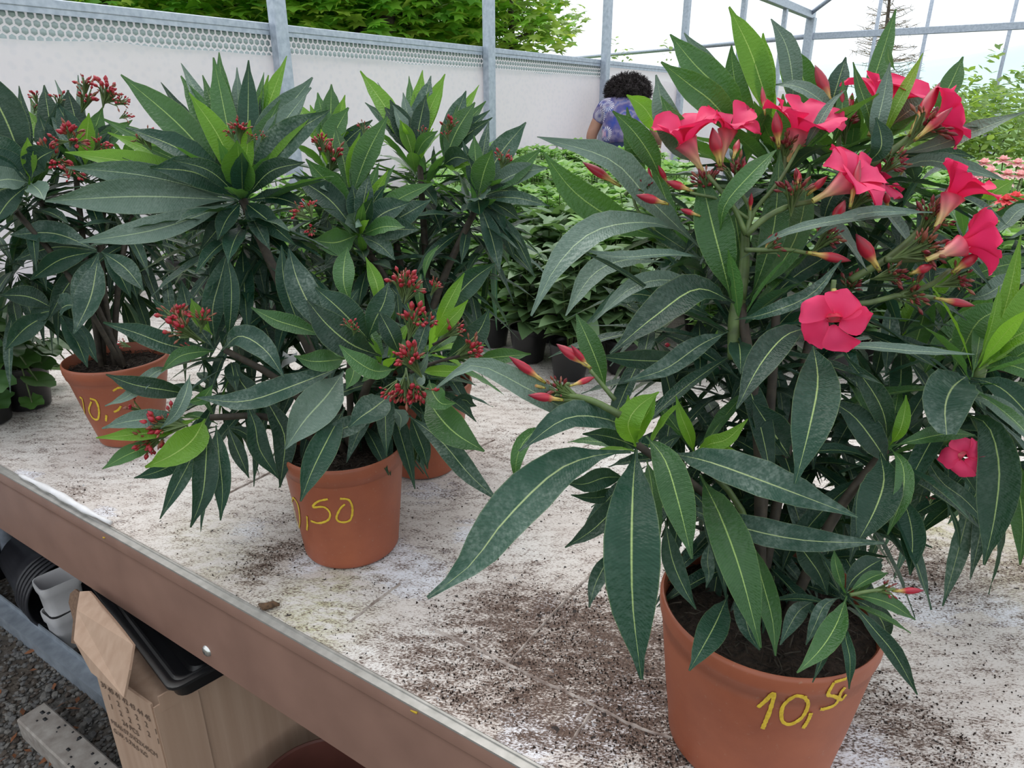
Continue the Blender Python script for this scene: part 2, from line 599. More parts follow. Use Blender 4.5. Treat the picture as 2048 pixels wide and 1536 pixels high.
# fleece with dirt
SOILC = [(1210, 1340, .10, 1.6), (1120, 1265, .09, .9), (1000, 1225, .08, .8), (880, 1380, .07, .75), (1020, 1440, .06, .6), (1330, 1440, .10, .9), (560, 1110, .05, .9), (500, 1150, .035, .5),
         (905, 985, .05, .4), (1280, 1300, .08, .9), (1150, 1420, .05, .8), (1800, 1110, .08, .7), (1880, 1160, .07, .5), (2030, 1140, .06, .6), (1760, 1440, .08, .7), (1900, 1500, .06, .4), (540, 1040, .04, .35),
         (140, 990, .04, .55), (800, 1300, .06, .4), (870, 1110, .04, .4), (1000, 900, .08, .3), (740, 1180, .03, .3)]
WHITEC = [(760, 1120, .05, 1), (830, 1150, .05, 1), (950, 1070, .04, .8), (1290, 1400, .022, 1), (1215, 1440, .035, 1.2), (1190, 1470, .03, 1.2), (1830, 1200, .05, 1.2), (1100, 1220, .04, .5), (610, 1130, .035, .8),
          (1060, 1480, .035, .9), (1040, 1440, .02, .7), (1720, 1500, .04, 1), (860, 980, .06, .5), (30, 960, .04, 1), (200, 1030, .03, .7), (2010, 1220, .04, .8), (1250, 1350, .02, .6), (660, 1060, .03, .4), (500, 1060, .05, .5)]
GREENC = [(630, 1250, .07, 1.2), (1960, 1060, .12, 1.2), (1830, 1030, .08, .8), (460, 1130, .08, .6), (400, 1060, .06, .5), (700, 1150, .05, .6), (2040, 1180, .07, .6), (620, 1180, .06, .6)]
cen = []
for L_ in (SOILC, WHITEC, GREENC):
    cen.append([(Pz(u, v_, BZ), r, s) for u, v_, r, s in L_])


def field(p, k):
    s = 0
    for c, r, a in cen[k]:
        dx, dy = p[0]-c.x, p[1]-c.y
        dd = (dx*dx+dy*dy)/(r*r)
        if dd < 7:
            s += a*math.exp(-dd)
    return s


na, nn_ = 300, 120
vs, fs, at = [], [], ([], [], [])
for j in range(nn_+1):
    tn = j/nn_
    nv = EDGE+0.0095+4.37*tn**1.8
    for i in range(na+1):
        a = A0+(A1-A0)*i/na
        p = B(a, nv, BZ)
        h = noise.noise(Vector((p.x*4, p.y*4, 0)))*.0018+noise.noise(Vector((p.x*14, p.y*14, 3)))*.0012
        if j == 0:
            h = .002
        if j == 1:
            h += .002
        p.z += h
        vs.append(p)
        for k in range(3):
            at[k].append(field(p, k))
for j in range(nn_):
    for i in range(na):
        q = j*(na+1)+i
        fs.append([q, q+na+1, q+na+2, q+1])
g = MB()
g.add(vs, fs)
m, nt, b = newmat('dirty_fleece')
tc = N(nt, 'ShaderNodeTexCoord')


def nz(scale, detail=4, rough=0.6, vec=None):
    q = N(nt, 'ShaderNodeTexNoise', i_Scale=float(scale), i_Detail=float(detail), i_Roughness=rough)
    nt.links.new(vec or tc.outputs['Object'], q.inputs['Vector'])
    return q.outputs[0]


def attr(name):
    q = N(nt, 'ShaderNodeAttribute', attribute_name=name)
    return q.outputs['Fac']


mp = N(nt, 'ShaderNodeMapping')
mp.inputs['Rotation'].default_value = (0, 0, R(33))
mp.inputs['Scale'].default_value = (1.0, 2.3, 1)
nt.links.new(tc.outputs['Object'], mp.inputs[0])
big, med, fine, spk = nz(5, 4), nz(26, 6, .7, mp.outputs[0]), nz(210, 4, .75, mp.outputs[0]), nz(95, 2, .5)
base = ramp(nt, big, [(0.3, (0.64, 0.575, 0.54)), (0.5, (0.71, 0.66, 0.63)), (0.7, (0.77, 0.74, 0.72))])
wm = math_(nt, 'ADD', math_(nt, 'MULTIPLY', attr('white'), 0.55), math_(nt, 'SUBTRACT', med, 0.42))
base = mix(nt, ramp(nt, wm, [(0.22, (0, 0, 0)), (0.32, (1, 1, 1))]), base, (0.82, 0.82, 0.88))
gm = math_(nt, 'MULTIPLY', attr('green'), ramp(nt, med, [(0.4, (0, 0, 0)), (0.6, (1, 1, 1))]))
base = mix(nt, math_(nt, 'MULTIPLY', gm, 0.75, True), base, (0.58, 0.58, 0.33))
sm = math_(nt, 'ADD', math_(nt, 'MULTIPLY', math_(nt, 'MINIMUM', attr('soil'), 1.25), 0.135), math_(nt, 'MULTIPLY', big, 0.10))
sm = math_(nt, 'ADD', sm, math_(nt, 'MULTIPLY', math_(nt, 'SUBTRACT', med, 0.5), 0.62))
soilc = ramp(nt, nz(330, 5, .8), [(0.36, (0.035, 0.020, 0.015)), (0.52, (0.10, 0.058, 0.042)), (0.68, (0.27, 0.19, 0.15))])
s1 = math_(nt, 'ADD', sm, fine)
base = mix(nt, ramp(nt, s1, [(0.50, (0, 0, 0)), (0.66, (.7,)*3)]), base, (0.36, 0.275, 0.23))
base = mix(nt, ramp(nt, s1, [(0.60, (0, 0, 0)), (0.71, (1, 1, 1))]), base, soilc)
s2 = math_(nt, 'ADD', math_(nt, 'MULTIPLY', sm, 0.22), spk)
base = mix(nt, ramp(nt, s2, [(0.70, (0, 0, 0)), (0.74, (1, 1, 1))]), base, (0.022, 0.014, 0.012))
nt.links.new(base, b.inputs['Base Color'])
b.inputs['Roughness'].default_value = 0.8
bump(nt, b, math_(nt, 'ADD', s1, med), 0.35, 0.003)
M['fleece'] = m
o = g.obj('fleece_cover', M['fleece'], bench)
for k, nm in enumerate(('soil', 'white', 'green')):
    o.data.attributes.new(nm, 'FLOAT', 'POINT').data.foreach_set('value', at[k])
tag(o, 'dirty white fleece scattered with soil')
# seams and folds in the fleece
M['seam'] = simple('fleece_fold', (0.50, 0.44, 0.40), (0.15, 0.10, 0.08), 60, 0.8)
SEAMS = [[(1015, 1328), (1060, 1278), (1110, 1222), (1160, 1170), (1185, 1145)], [(860, 1258), (915, 1280), (1015, 1328), (1075, 1358), (1150, 1392)], [(1150, 1392), (1190, 1412), (1260, 1448), (1345, 1478)],
         [(700, 1245), (750, 1205), (800, 1168)], [(1190, 1412), (1165, 1450), (1130, 1500)], [(430, 1000), (480, 975), (540, 945)], [(1085, 945), (1160, 900), (1230, 860)], [(815, 950), (900, 920), (990, 880)]]
for sline in SEAMS:
    pts = bez([Pz(u, v_, BZ+.001) for u, v_ in sline], 14)
    g = MB()
    vs, fs = [], []
    for i, p in enumerate(pts):
        T = (pts[min(i+1, 14)]-pts[max(i-1, 0)]).normalized()
        S = T.cross(UP)
        ww = random.uniform(.0012, .0028)
        p = p+S*random.uniform(-.0008, .0008)
        vs += [p-S*ww-UP*.002, p-S*ww*.4+UP*.0022, p+S*ww*.4+UP*.0020, p+S*ww-UP*.002]
    for i in range(14):
        for k in range(3):
            fs.append([i*4+k, i*4+k+1, i*4+k+5, i*4+k+4])
    g.add(vs, fs)
    g.obj('fold', M['seam'], bench)
# rolled fleece edge near the left end of the strip
pts = bez([Pz(40, 950, BZ+.006), Pz(110, 985, BZ+.009), Pz(170, 1020, BZ+.010), Pz(222, 1046, BZ+.008)], 16)
g = MB()
g.tube(pts, [.003+.0035*math.sin(i*.2)+.001*math.sin(i*1.7) for i in range(17)], 10)
tag(g.obj('rolled_hem', simple('clean_fleece', (0.80, 0.79, 0.82), (0.68, 0.66, 0.66), 30, 0.8), bench), 'rolled up white hem of the fleece')
g = MB()
for u, v_, l in ((828, 1423, .006), (838, 1398, .0), (208, 1075, .004)):
    if l:
        r_ = ray(u, v_)
        p = CAM+r_*((EDGE-.004)/r_.dot(E2))
        g.box(p, l, .0012, .0012, ((E1*.7-UP*.2+E2*0.1).normalized(), UP, E2))
g.obj('crayon_dab', M['chalk'], bench)
# soil crumbs
g = MB()
cnt = 0
rr = random.Random(5)
while cnt < 5200:
    u, v_ = rr.uniform(60, 2060), rr.uniform(830, 1550)
    p = Pz(u, v_, BZ)
    if p.dot(E2) < EDGE+.02 or p.y > 1.6:
        continue
    k = min(1, field(p, 0)*.9+.13)*(0.5+noise.noise(Vector((p.x*9, p.y*9, 1))))
    if rr.random() > k:
        continue
    s = rr.uniform(.0005, .0015)*(1.6 if rr.random() < .08 else 1)
    q = [p+UP*(.001+s*1.3)]+[p+Vector((math.cos(a)*s*rr.uniform(.6, 1.6), math.sin(a)*s*rr.uniform(.6, 1.6), -.0008+.001)) for a in (0, 2.1, 4.2)]
    g.add(q, [[0, 1, 2], [0, 2, 3], [0, 3, 1]], None, 0 if rr.random() < .93 else 1)
    cnt += 1
M['crumb'] = simple('soil_crumb', (0.040, 0.024, 0.017), (0.012, 0.008, 0.006), 300, 0.95, bs=0)
tag(g.obj('soil_crumbs', [M['crumb'], M['white_plastic']], None, smooth=False), 'loose dark potting soil crumbs strewn over the white bench fleece', 'soil', kind='stuff')
# two bigger crumbs / dry scraps on the fleece
g = MB()
p = Pz(538, 1212, BZ+.006)
g.tube([p+Vector((-.016, .004, 0)), p+Vector((-.006, -.003, .001)), p+Vector((.006, .002, .002)), p+Vector((.015, .003, 0))], [.002, .006, .005, .002], 7)
tag(g.obj('dry_leaf_scrap', simple('dry_scrap', (0.16, 0.09, 0.05), (0.06, 0.035, 0.02), 200, 0.9)), 'small curled brown dry scrap on the fleece near the bench edge', 'debris')
# ------------------------------------------------------------------ greenhouse wall and frame
m, nt, b = newmat('bubble_film')
b.inputs['Base Color'].default_value = (0.82, 0.83, 0.85, 1)
b.inputs['Roughness'].default_value = 0.25
tr = N(nt, 'ShaderNodeBsdfTranslucent')
tr.inputs[0].default_value = (0.90, 0.88, 0.90, 1)
ms = N(nt, 'ShaderNodeMixShader')
ms.inputs[0].default_value = 0.65
nt.links.new(b.outputs[0], ms.inputs[1])
nt.links.new(tr.outputs[0], ms.inputs[2])
nt.links.new(ms.outputs[0], nt.nodes['Material Output'].inputs[0])
M['film'] = m
m, nt, b = newmat('bubble_dome')
b.inputs['Base Color'].default_value = (0.36, 0.43, 0.44, 1)
b.inputs['Roughness'].default_value = 0.15
M['dome'] = m
m, nt, b = newmat('milky_fleece_sheet')
tc = N(nt, 'ShaderNodeTexCoord')
no = N(nt, 'ShaderNodeTexNoise', i_Scale=2.0, i_Detail=3.0)
nt.links.new(tc.outputs['Object'], no.inputs['Vector'])
vo = N(nt, 'ShaderNodeTexVoronoi', i_Scale=34.0)
nt.links.new(tc.outputs['Object'], vo.inputs['Vector'])
c = ramp(nt, no.outputs[0], [(0.35, (0.90, 0.87, 0.90)), (0.65, (0.94, 0.91, 0.91))])
c = mix(nt, ramp(nt, vo.outputs[0], [(0.25, (0.30,)*3), (0.5, (0, 0, 0))]), c, (0.60, 0.66, 0.74))
nt.links.new(c, b.inputs['Base Color'])
b.inputs['Roughness'].default_value = 0.5
bump(nt, b, vo.outputs[0], 0.25, 0.004)
tr = N(nt, 'ShaderNodeBsdfTranslucent')
tr.inputs[0].default_value = (0.97, 0.93, 0.95, 1)
ms = N(nt, 'ShaderNodeMixShader')
ms.inputs[0].default_value = 0.58
nt.links.new(b.outputs[0], ms.inputs[1])
nt.links.new(tr.outputs[0], ms.inputs[2])
nt.links.new(ms.outputs[0], nt.nodes['Material Output'].inputs[0])
M['sheet'] = m


def wall_hit(u, v_, n=0.0):
    r = ray(u, v_)
    t = (WD+n)/r.dot(W1)
    return CAM+r*t


def wt(u, v_=200, n=0.0):
    return wall_hit(u, v_, n).dot(W2)


zt = wall_hit(0, 0).z                       # top of the low wall
zr = wall_hit(1180, 128).z
ZT = (zt+zr)/2
zc = (wall_hit(0, 62).z+wall_hit(950, 139).z)/2
T0, T1 = -1.2, wt(1592)
wall = tag(thing('wall_left', W(0, 0, 0), None, None), kind='structure')
g = MB()
g.box(W((T0+T1)/2, 0.012, ZT/2), (T1-T0)/2, .004, ZT/2, (W2, W1, UP))
g.obj('bubble_sheet', M['film'], wall)
g = MB()
px = 0.030
z = ZT-.028
row = 0
while z > zc-.02:
    t = T0
    while t < 5.6:
        c = W(t+(row % 2)*px/2, 0.006, z)
        vs = []
        for k in range(6):
            a = k*math.pi/3+.5
            vs.append(c+W2*(.013*math.cos(a))+UP*(.013*math.sin(a)))
        for k in range(6):
            a = k*math.pi/3+.5
            vs.append(c-W1*.005+W2*(.008*math.cos(a))+UP*(.008*math.sin(a)))
        g.add(vs, [[k, (k+1) % 6, 6+(k+1) % 6, 6+k] for k in range(6)]+[[6, 7, 8, 9, 10, 11]])
        t += px
    z -= px*.87
    row += 1
tag(g.obj('bubbles', M['dome'], wall), kind='stuff')
# milky sheet hung inside, slightly wavy
g = MB()
vs, fs = [], []
ni = 120
for j in range(9):
    for i in range(ni+1):
        t = T0+(T1-T0)*i/ni
        top = zc+.006*math.sin(t*5)+.004*math.sin(t*13)-.012*max(0, math.sin(t*1.3))
        zz = top+(0.3-top)*j/8
        vs.append(W(t, -.012+.006*math.sin(t*7+j*.8), zz))
for j in range(8):
    for i in range(ni):
        q = j*(ni+1)+i
        fs.append([q, q+1, q+ni+2, q+ni+1])
g.add(vs, fs)
g.obj('milky_sheet', M['sheet'], wall)
g = MB()
g.box(W((T0+T1)/2, -.004, ZT+.012), (T1-T0)/2, .022, .016, (W2, W1, UP), bev=.003)
g.box(W((T0+T1)/2, -.018, ZT-.012), (T1-T0)/2, .004, .010, (W2, W1, UP))
edge_split(g.obj('top_rail', M['galv'], wall))

frame = thing('greenhouse_frame', W(T1, 0, 0), 'pale galvanised greenhouse frame of upright posts, eaves beam and far gable rails', 'frame')
EAVE = wall_hit(1588, 25).z
for u in (560, 967, 1197, 1350, 1460, 1541):
    t = wt(u)
    g = MB()
    g.box(W(t, -.05, (EAVE+.0)/2), EAVE/2, .036, .028, (UP, W2, W1), bev=.006)
    edge_split(g.obj('post', M['galv'], frame))
g = MB()
g.box(W(T1+.05, -.05, EAVE/2), EAVE/2, .075, .06, (UP, W2, W1), bev=.008)
tag(edge_split(g.obj('corner_post', M['galv'], frame)), 'thick corner post of the far gable')
g = MB()
g.box(W(1.5, -.05, EAVE+.03), T1-1.5+.1, .04, .05, (W2, W1, UP), bev=.006)
edge_split(g.obj('eaves_beam', M['galv'], frame))
g = MB()
g.tube([W(T1-.1, -.03, EAVE+.02), W(T1-.4, -.75, EAVE+.45)], .03, 8)
g.obj('brace', M['galv'], frame)
gz = CAM.z+(wall_hit(1600, 70).z-CAM.z)
GD = -W1
g = MB()
g.box(W(T1+.05, -3.6, gz), 3.6, .03, .045, (W1, W2, UP), bev=.005)
edge_split(g.obj('gable_rail', M['galv'], frame))
g = MB()
c0 = W(T1+.05, 0, gz)
g.tube([c0, P(1117, 119, 16.0)], .035, 8)
g.obj('outer_rail', M['galv'], frame)
nG = W2


def gable_hit(u, v_):
    r = ray(u, v_)
    t = (W(T1+.05, 0, 0)-CAM).dot(W2)/r.dot(W2)
    return CAM+r*t


for u, v_ in ((1742, 120), (1853, 60), (2020, 60)):
    p = gable_hit(u, v_)
    g = MB()
    hh = EAVE+1.2
    g.box(Vector((p.x, p.y, hh/2)), hh/2, .022, .022, (UP, W2, W1), bev=.003)
    g.obj('gable_post', M['galv'], frame)
p = gable_hit(2005, 185)
g = MB()
g.box(Vector((p.x, p.y, p.z-.9)), .9, .045, .04, (UP, W2, W1), bev=.004)
g.obj('post_sleeve', M['galv'], frame)

# ------------------------------------------------------------------ trees outside


def foliage(name, parent, blobs, nleaf, size, mats, seed, shape='maple', org=None, flat=0.35):
    rr = random.Random(seed)
    g = MB()
    wts = [r[0]*r[1]*r[2] for c, r in blobs]
    tot = sum(wts)
    for (c, r), wq in zip(blobs, wts):
        for i in range(int(nleaf*wq/tot)):
            while True:
                q = Vector((rr.uniform(-1, 1), rr.uniform(-1, 1), rr.uniform(-1, 1)))
                if 0.15 < q.length <= 1:
                    break
            q = q*(q.length**-0.35)
            p = Vector(c)+Vector((q.x*r[0], q.y*r[1], q.z*r[2]))
            a = rr.uniform(0, 6.3)
            nn = Vector((rr.gauss(0, flat), rr.gauss(0, flat)-.25, 1)).normalized()
            X = Vector((math.cos(a), math.sin(a), 0))
            X = (X-nn*X.dot(nn)).normalized()
            Y = nn.cross(X)
            s = size*rr.uniform(.6, 1.3)
            dr = -nn*s*.25
            mi = rr.randrange(len(mats))
            if shape == 'maple':
                pts = [(0, -.9), (.35, -.45), (1, -.35), (.55, .1), (.65, .7), (.2, .45), (0, 1.2), (-.2, .45), (-.65, .7), (-.55, .1), (-1, -.35), (-.35, -.45)]
                vs = [p+X*x*s+Y*y*s+dr*(x*x+y*y)*.6 for x, y in pts]
                g.add(vs+[p], [[12, k, (k+1) % 12] for k in range(0, 12)], None, mi)
            else:
                vs = [p-Y*s, p+X*s*.42-Y*s*.25, p+X*s*.40+Y*s*.3+dr*.5, p+Y*s+dr, p-X*s*.40+Y*s*.3+dr*.5, p-X*s*.42-Y*s*.25, p-nn*s*.12]
                g.add(vs, [[6, k, (k+1) % 6] for k in range(6)], None, mi)
    o = g.obj(name, mats, parent, smooth=False)
    tag(o, kind='stuff')
    return o


def lm(name, c, tcol, trans=0.4, rough=0.5):
    m, nt, b = newmat(name)
    oi = N(nt, 'ShaderNodeTexCoord')
    no = N(nt, 'ShaderNodeTexNoise', i_Scale=6.0, i_Detail=2.0)
    nt.links.new(oi.outputs['Object'], no.inputs['Vector'])
    nt.links.new(ramp(nt, no.outputs[0], [(0.3, tuple(q*.6 for q in c)), (0.7, c)]), b.inputs['Base Color'])
    b.inputs['Roughness'].default_value = rough
    tr = N(nt, 'ShaderNodeBsdfTranslucent')
    tr.inputs[0].default_value = (*tcol, 1)
    ms = N(nt, 'ShaderNodeMixShader')
    ms.inputs[0].default_value = trans
    nt.links.new(b.outputs[0], ms.inputs[1])
    nt.links.new(tr.outputs[0], ms.inputs[2])
    nt.links.new(ms.outputs[0], nt.nodes['Material Output'].inputs[0])
    return m


MAPLE = [lm('maple_leaf_a', (0.22, 0.48, 0.05), (0.60, 1.0, 0.10)), lm('maple_leaf_b', (0.12, 0.32, 0.04), (0.35, 0.8, 0.06)), lm('maple_leaf_c', (0.34, 0.50, 0.07), (0.80, 1.0, 0.15))]
BIRCH = [lm('pale_leaf_a', (0.25, 0.38, 0.07), (0.5, 0.72, 0.12)), lm('pale_leaf_b', (0.16, 0.30, 0.05), (0.4, 0.62, 0.08))]
M['bark'] = simple('tree_bark', (0.10, 0.08, 0.06), (0.04, 0.03, 0.025), 20, 0.9, bs=.6, bd=.02)


def tree(base, trunk_top, blobs, nleaf, size, mats, label, seed, rad=.14, shape='maple', name='leafy_tree', group=None):
    t = thing(name, base, label, 'tree', group)
    g = MB()
    base = Vector(base)
    tt = Vector(trunk_top)
    g.tube(bez([base, base.lerp(tt, .5)+Vector((.1, 0, 0)), tt], 6), [rad*(1-.6*i/6) for i in range(7)], 8)
    g.obj('trunk', M['bark'], t)
    g = MB()
    for c, r in blobs:
        g.tube(bez([base.lerp(tt, .6), Vector(c)-Vector((0, 0, r[2]*.4)), Vector(c)], 5), [rad*.4, rad*.3, rad*.22, rad*.15, rad*.1, rad*.05], 6)
    g.obj('branches', M['bark'], t)
    foliage('foliage', t, blobs, nleaf, size, mats, seed, shape)
    return t


def blob(u, v_, d, rx, rz, ry=None):
    p = P(u, v_, d)
    return (p, (rx, ry or rx, rz))


c = P(230, 60, 8.0)
tree((c.x, c.y, 0), (c.x, c.y, 4.2), [blob(120, -160, 8, 1.6, 1.0), blob(420, -60, 8.2, 1.5, .8), blob(330, 40, 8.4, 1.5, .5), blob(640, -70, 8, 1.2, .9)], 6000, .115, MAPLE,
     'dense green maple tree behind the low wall, left of the others', 11)
c = P(760, 60, 8.0)
tree((c.x, c.y, 0), (c.x, c.y, 4.2), [blob(700, 30, 8.2, 1.0, .55), blob(860, -40, 8.4, .95, .9), blob(840, 50, 9.2, 1.1, .45)], 3600, .115, MAPLE,
     'bright green maple tree behind the wall at the second post', 12)
c = P(1010, 60, 9.0)
tree((c.x, c.y, 0), (c.x, c.y, 3.8), [blob(1010, 20, 9, .62, .6), blob(1060, -30, 9.5, .6, .5), blob(1040, 70, 9, .75, .28), blob(1100, 30, 9.5, .5, .3)], 900, .10, [MAPLE[0], MAPLE[2], BIRCH[0]],
     'thin airy branch end of yellow green leaves right of the second post', 13, .06)
# dark backdrop of a hedge behind the maples
HEDGE = [lm('hedge_leaf_a', (0.05, 0.14, 0.03), (0.1, 0.25, 0.03), .2), lm('hedge_leaf_b', (0.03, 0.09, 0.02), (0.08, 0.2, 0.02), .2)]
c = P(500, 120, 11)
tree((c.x, c.y, 0), (c.x, c.y, 3.0), [blob(60, 20, 11.5, 2.4, 1.4), blob(420, 10, 11.5, 2.2, 1.5), blob(760, 40, 12, 1.8, 1.2)], 6500, .13, HEDGE,
     'dark dense shrubbery seen through the maple leaves', 14, .2, name='tall_hedge')
# young climbers by the wall and pale shoots near the person
for (u, v_, d, h, sd) in ((1222, 110, 7.6, .5, 21), (1255, 125, 8.0, .35, 22), (1330, 130, 8.5, .6, 23)):
    c = P(u, v_+60, d)
    tree((c.x, c.y, 0), (c.x, c.y, c.z), [blob(u, v_, d, .10, h*.5), blob(u+6, v_+40, d, .08, .15)], 40, .04, BIRCH,
         {21: 'tall pale green shoot rising right above the curly head', 22: 'short pale shoot further right of the curly head', 23: 'pale green shoot near the grey wall corner'}[sd], sd, .008, 'ovate', 'young_shoot')
# bean hedge on the right
c = P(1980, 240, 7.5)
tree((c.x, c.y, 0), (c.x, c.y, 1.3), [blob(1960, 300, 6.6, .75, .55), blob(1900, 250, 7.5, .5, .45), blob(2040, 240, 7, .5, .5), blob(1975, 180, 7.2, .14, .45), blob(1920, 190, 7.2, .2, .3), blob(2075, 170, 7, .22, .3)],
     3600, .05, BIRCH, 'yellow green leafy bush filling the background at the right edge', 31, .03, 'ovate', 'garden_bush')
# bare larch
c = P(1775, 150, 26)
larch = thing('bare_tree', (c.x, c.y, 0), 'slim brownish nearly bare conifer seen through the far gable', 'tree')
g = MB()
top = P(1785, -60, 26)
g.tube([Vector((c.x, c.y, 0)), top], [.16, .03], 7)
g.obj('trunk', M['bark'], larch)
g = MB()
rr = random.Random(3)
base = Vector((c.x, c.y, 0))
for i in range(150):
    s = rr.uniform(.15, .98)
    p = base.lerp(top, s)
    a = rr.uniform(0, 6.28)
    L_ = (1-s)*1.5+.5
    q = p+Vector((math.cos(a)*L_, math.sin(a)*L_, rr.uniform(-.1, .35)))
    g.tube([p, p.lerp(q, .5)-UP*.08, q], [.018, .012, .005], 4, False)
    for k in range(7):
        w0 = p.lerp(q, rr.uniform(.25, 1))
        g.tube([w0, w0+Vector((rr.uniform(-.3, .3), rr.uniform(-.3, .3), rr.uniform(-.25, .1)))], [.01, .004], 3, False)
tag(g.obj('twigs', simple('larch_twig', (0.30, 0.22, 0.16), (0.18, 0.14, 0.10), 20, 0.9, bs=0), larch), kind='stuff')
# far hill, distance haze painted into its pale blue green
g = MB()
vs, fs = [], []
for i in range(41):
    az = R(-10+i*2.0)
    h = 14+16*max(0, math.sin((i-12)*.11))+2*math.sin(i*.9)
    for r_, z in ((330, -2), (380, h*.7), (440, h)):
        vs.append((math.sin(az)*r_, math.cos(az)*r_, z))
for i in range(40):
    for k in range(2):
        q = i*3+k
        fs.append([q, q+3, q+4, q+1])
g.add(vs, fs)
tag(g.obj('hill', simple('haze_tinted_hill', (0.55, 0.70, 0.72), (0.48, 0.64, 0.66), .02, 1.0, bs=0)), kind='structure')

# ------------------------------------------------------------------ bedding plants on the bench
SMALL = [lm('bedding_leaf_a', (0.27, 0.48, 0.13), (0.5, 0.85, 0.2), .3), lm('bedding_leaf_b', (0.17, 0.36, 0.09), (0.35, 0.7, 0.12), .3), lm('bedding_leaf_c', (0.38, 0.56, 0.24), (0.55, 0.85, 0.3), .3)]
GREYG = [lm('soft_leaf_a', (0.20, 0.32, 0.16), (0.3, 0.5, 0.15), .2), lm('soft_leaf_b', (0.14, 0.25, 0.11), (0.22, 0.4, 0.1), .2)]


def ovate(g, p, d, nn, L_, wd, mi, fold=.15, droop=.3):
    """one broad small leaf: 8 quads, folded on its midrib"""
    d = d.normalized()
    S = d.cross(nn).normalized()
    nn = S.cross(d)
    vs, uvs, fs = [], [], []
    for i in range(5):
        s = i/4
        ww = wd*[.10, .85, 1, .62, .02][i]
        c = p+d*L_*s-nn*L_*droop*s*s
        for k, e in enumerate((-1, 0, 1)):
            vs.append(c+S*ww*e*.5+nn*abs(e)*ww*fold)
            uvs.append(((e+1)/2, s))
    for i in range(4):
        for k in range(2):
            q = i*3+k
            fs.append([q, q+1, q+4, q+3])
    g.add(vs, fs, uvs, mi)


def bedding_mesh(seed, h, nst, lsize, nmats):
    rr = random.Random(seed)
    g = MB()
    for i in range(nst):
        a = rr.uniform(0, 6.28)
        le = rr.uniform(.1, .55)
        top = Vector((math.cos(a)*le*h*.55, math.sin(a)*le*h*.55, h*rr.uniform(.75, 1.05)))
        st = [Vector((top.x*.15, top.y*.15, 0)), Vector((top.x*.6, top.y*.6, top.z*.5)), top]
        pts = bez(st, 6)
        g.tube(pts, .0022, 4, False, nmats)
        for j in range(1, 7):
            for s in (0, math.pi):
                b_ = a+j*1.57+s+rr.uniform(-.3, .3)
                out = Vector((math.cos(b_), math.sin(b_), rr.uniform(.1, .6))).normalized()
                nn = (UP-out*out.z).normalized()
                L_ = lsize*rr.uniform(.7, 1.2)*(1.1-.30*(j/6))
                ovate(g, pts[j], out, nn, L_, L_*.66, rr.randrange(nmats), .15, rr.uniform(.1, .5))
        for q in range(5):
            b_ = a+q*1.257
            out = Vector((math.cos(b_), math.sin(b_), rr.uniform(.2, 1.1))).normalized()
            ovate(g, pts[6]-UP*.004, out, (UP-out*out.z).normalized(), lsize*rr.uniform(.45, .8), lsize*.42, rr.randrange(nmats), .15, rr.uniform(.0, .3))
    return g


def pot_profile(rt, rb, h, rim=.012, lip=.004):
    return [(0.001, .006), (rb*.9, .006), (rb*.92, 0), (rb, .001), (rb+.001, .004), (rb+(rt-rb)*.5, h*.5), (rt-lip, h-rim*1.6), (rt-lip+.0005, h-rim*1.25), (rt, h-rim), (rt, h-.002), (rt-.001, h), (rt-.004, h), (rt-.006, h-.004), (rt-.008, h-.03)]


kinds = []
for k in range(6):
    grey = k >= 4
    hh = [.24, .28, .26, .30, .22, .26][k]
    gm_ = bedding_mesh(100+k, hh, [14, 15, 13, 15, 10, 10][k], [.072, .066, .076, .066, .085, .09][k], 2 if grey else 3)
    me = gm_.mesh('foliage', (GREYG if grey else SMALL)+[M['stem']])
    kinds.append((me, hh))
g = MB()
g.lathe((0, 0, 0), pot_profile(.058, .042, .10, .010, .003), 20)
potme = g.mesh('pot', M['black_plastic'])
g = MB()
g.lathe((0, 0, .088), [(.051, 0), (.03, .002), (.001, .003)], 14)
soilme = g.mesh('soil', M['soil'])


def bedding(p, k, label, group, rot, s=1.0, name='bedding_plant'):
    t = thing(name, p, label, 'plant', group)
    t.rotation_euler = (0, 0, rot)
    t.scale = (s, s, s)
    me, hh = kinds[k]
    for nm, mm, zz in (('pot', potme, 0), ('soil', soilme, 0), ('foliage', me, .085)):
        o = D.objects.new(nm, mm)
        COL.objects.link(o)
        o.parent = t
        o.location = (0, 0, zz)
        if nm == 'foliage':
            o['kind'] = 'stuff'
    return t


rr = random.Random(77)


def zone(az, y):
    if az < -8:
        return ('green bedding plant in a black pot behind the left terracotta pot' if y < 2.4 else 'green bedding plant in a black pot near the wall behind the left oleanders',
                'bedding plants behind the left oleanders' if y < 2.4 else 'bedding plants near the wall at the left')
    if az < 13:
        if y < 2.5:
            return 'green bedding plant in the front rows between rear oleander and flowering oleander', 'front rows of bedding plants in the gap'
        if y < 3.5:
            return 'bright green bedding plant in the middle rows between rear and flowering oleanders', 'middle rows of bedding plants in the gap'
        return 'bright green bedding plant in the farthest rows below the person and the pale wall', 'farthest rows of bedding plants'
    if az < 23:
        return 'green bedding plant in a black pot hidden mostly behind the flowering oleander', 'bedding plants behind the flowering oleander'
    return ('green bedding plant in a black pot behind the right edge oleander' if y < 2.8 else 'bright green bedding plant at the right below the yellow green bush',
            'bedding plants behind the right edge oleander' if y < 2.8 else 'bedding plants below the bush at the right')


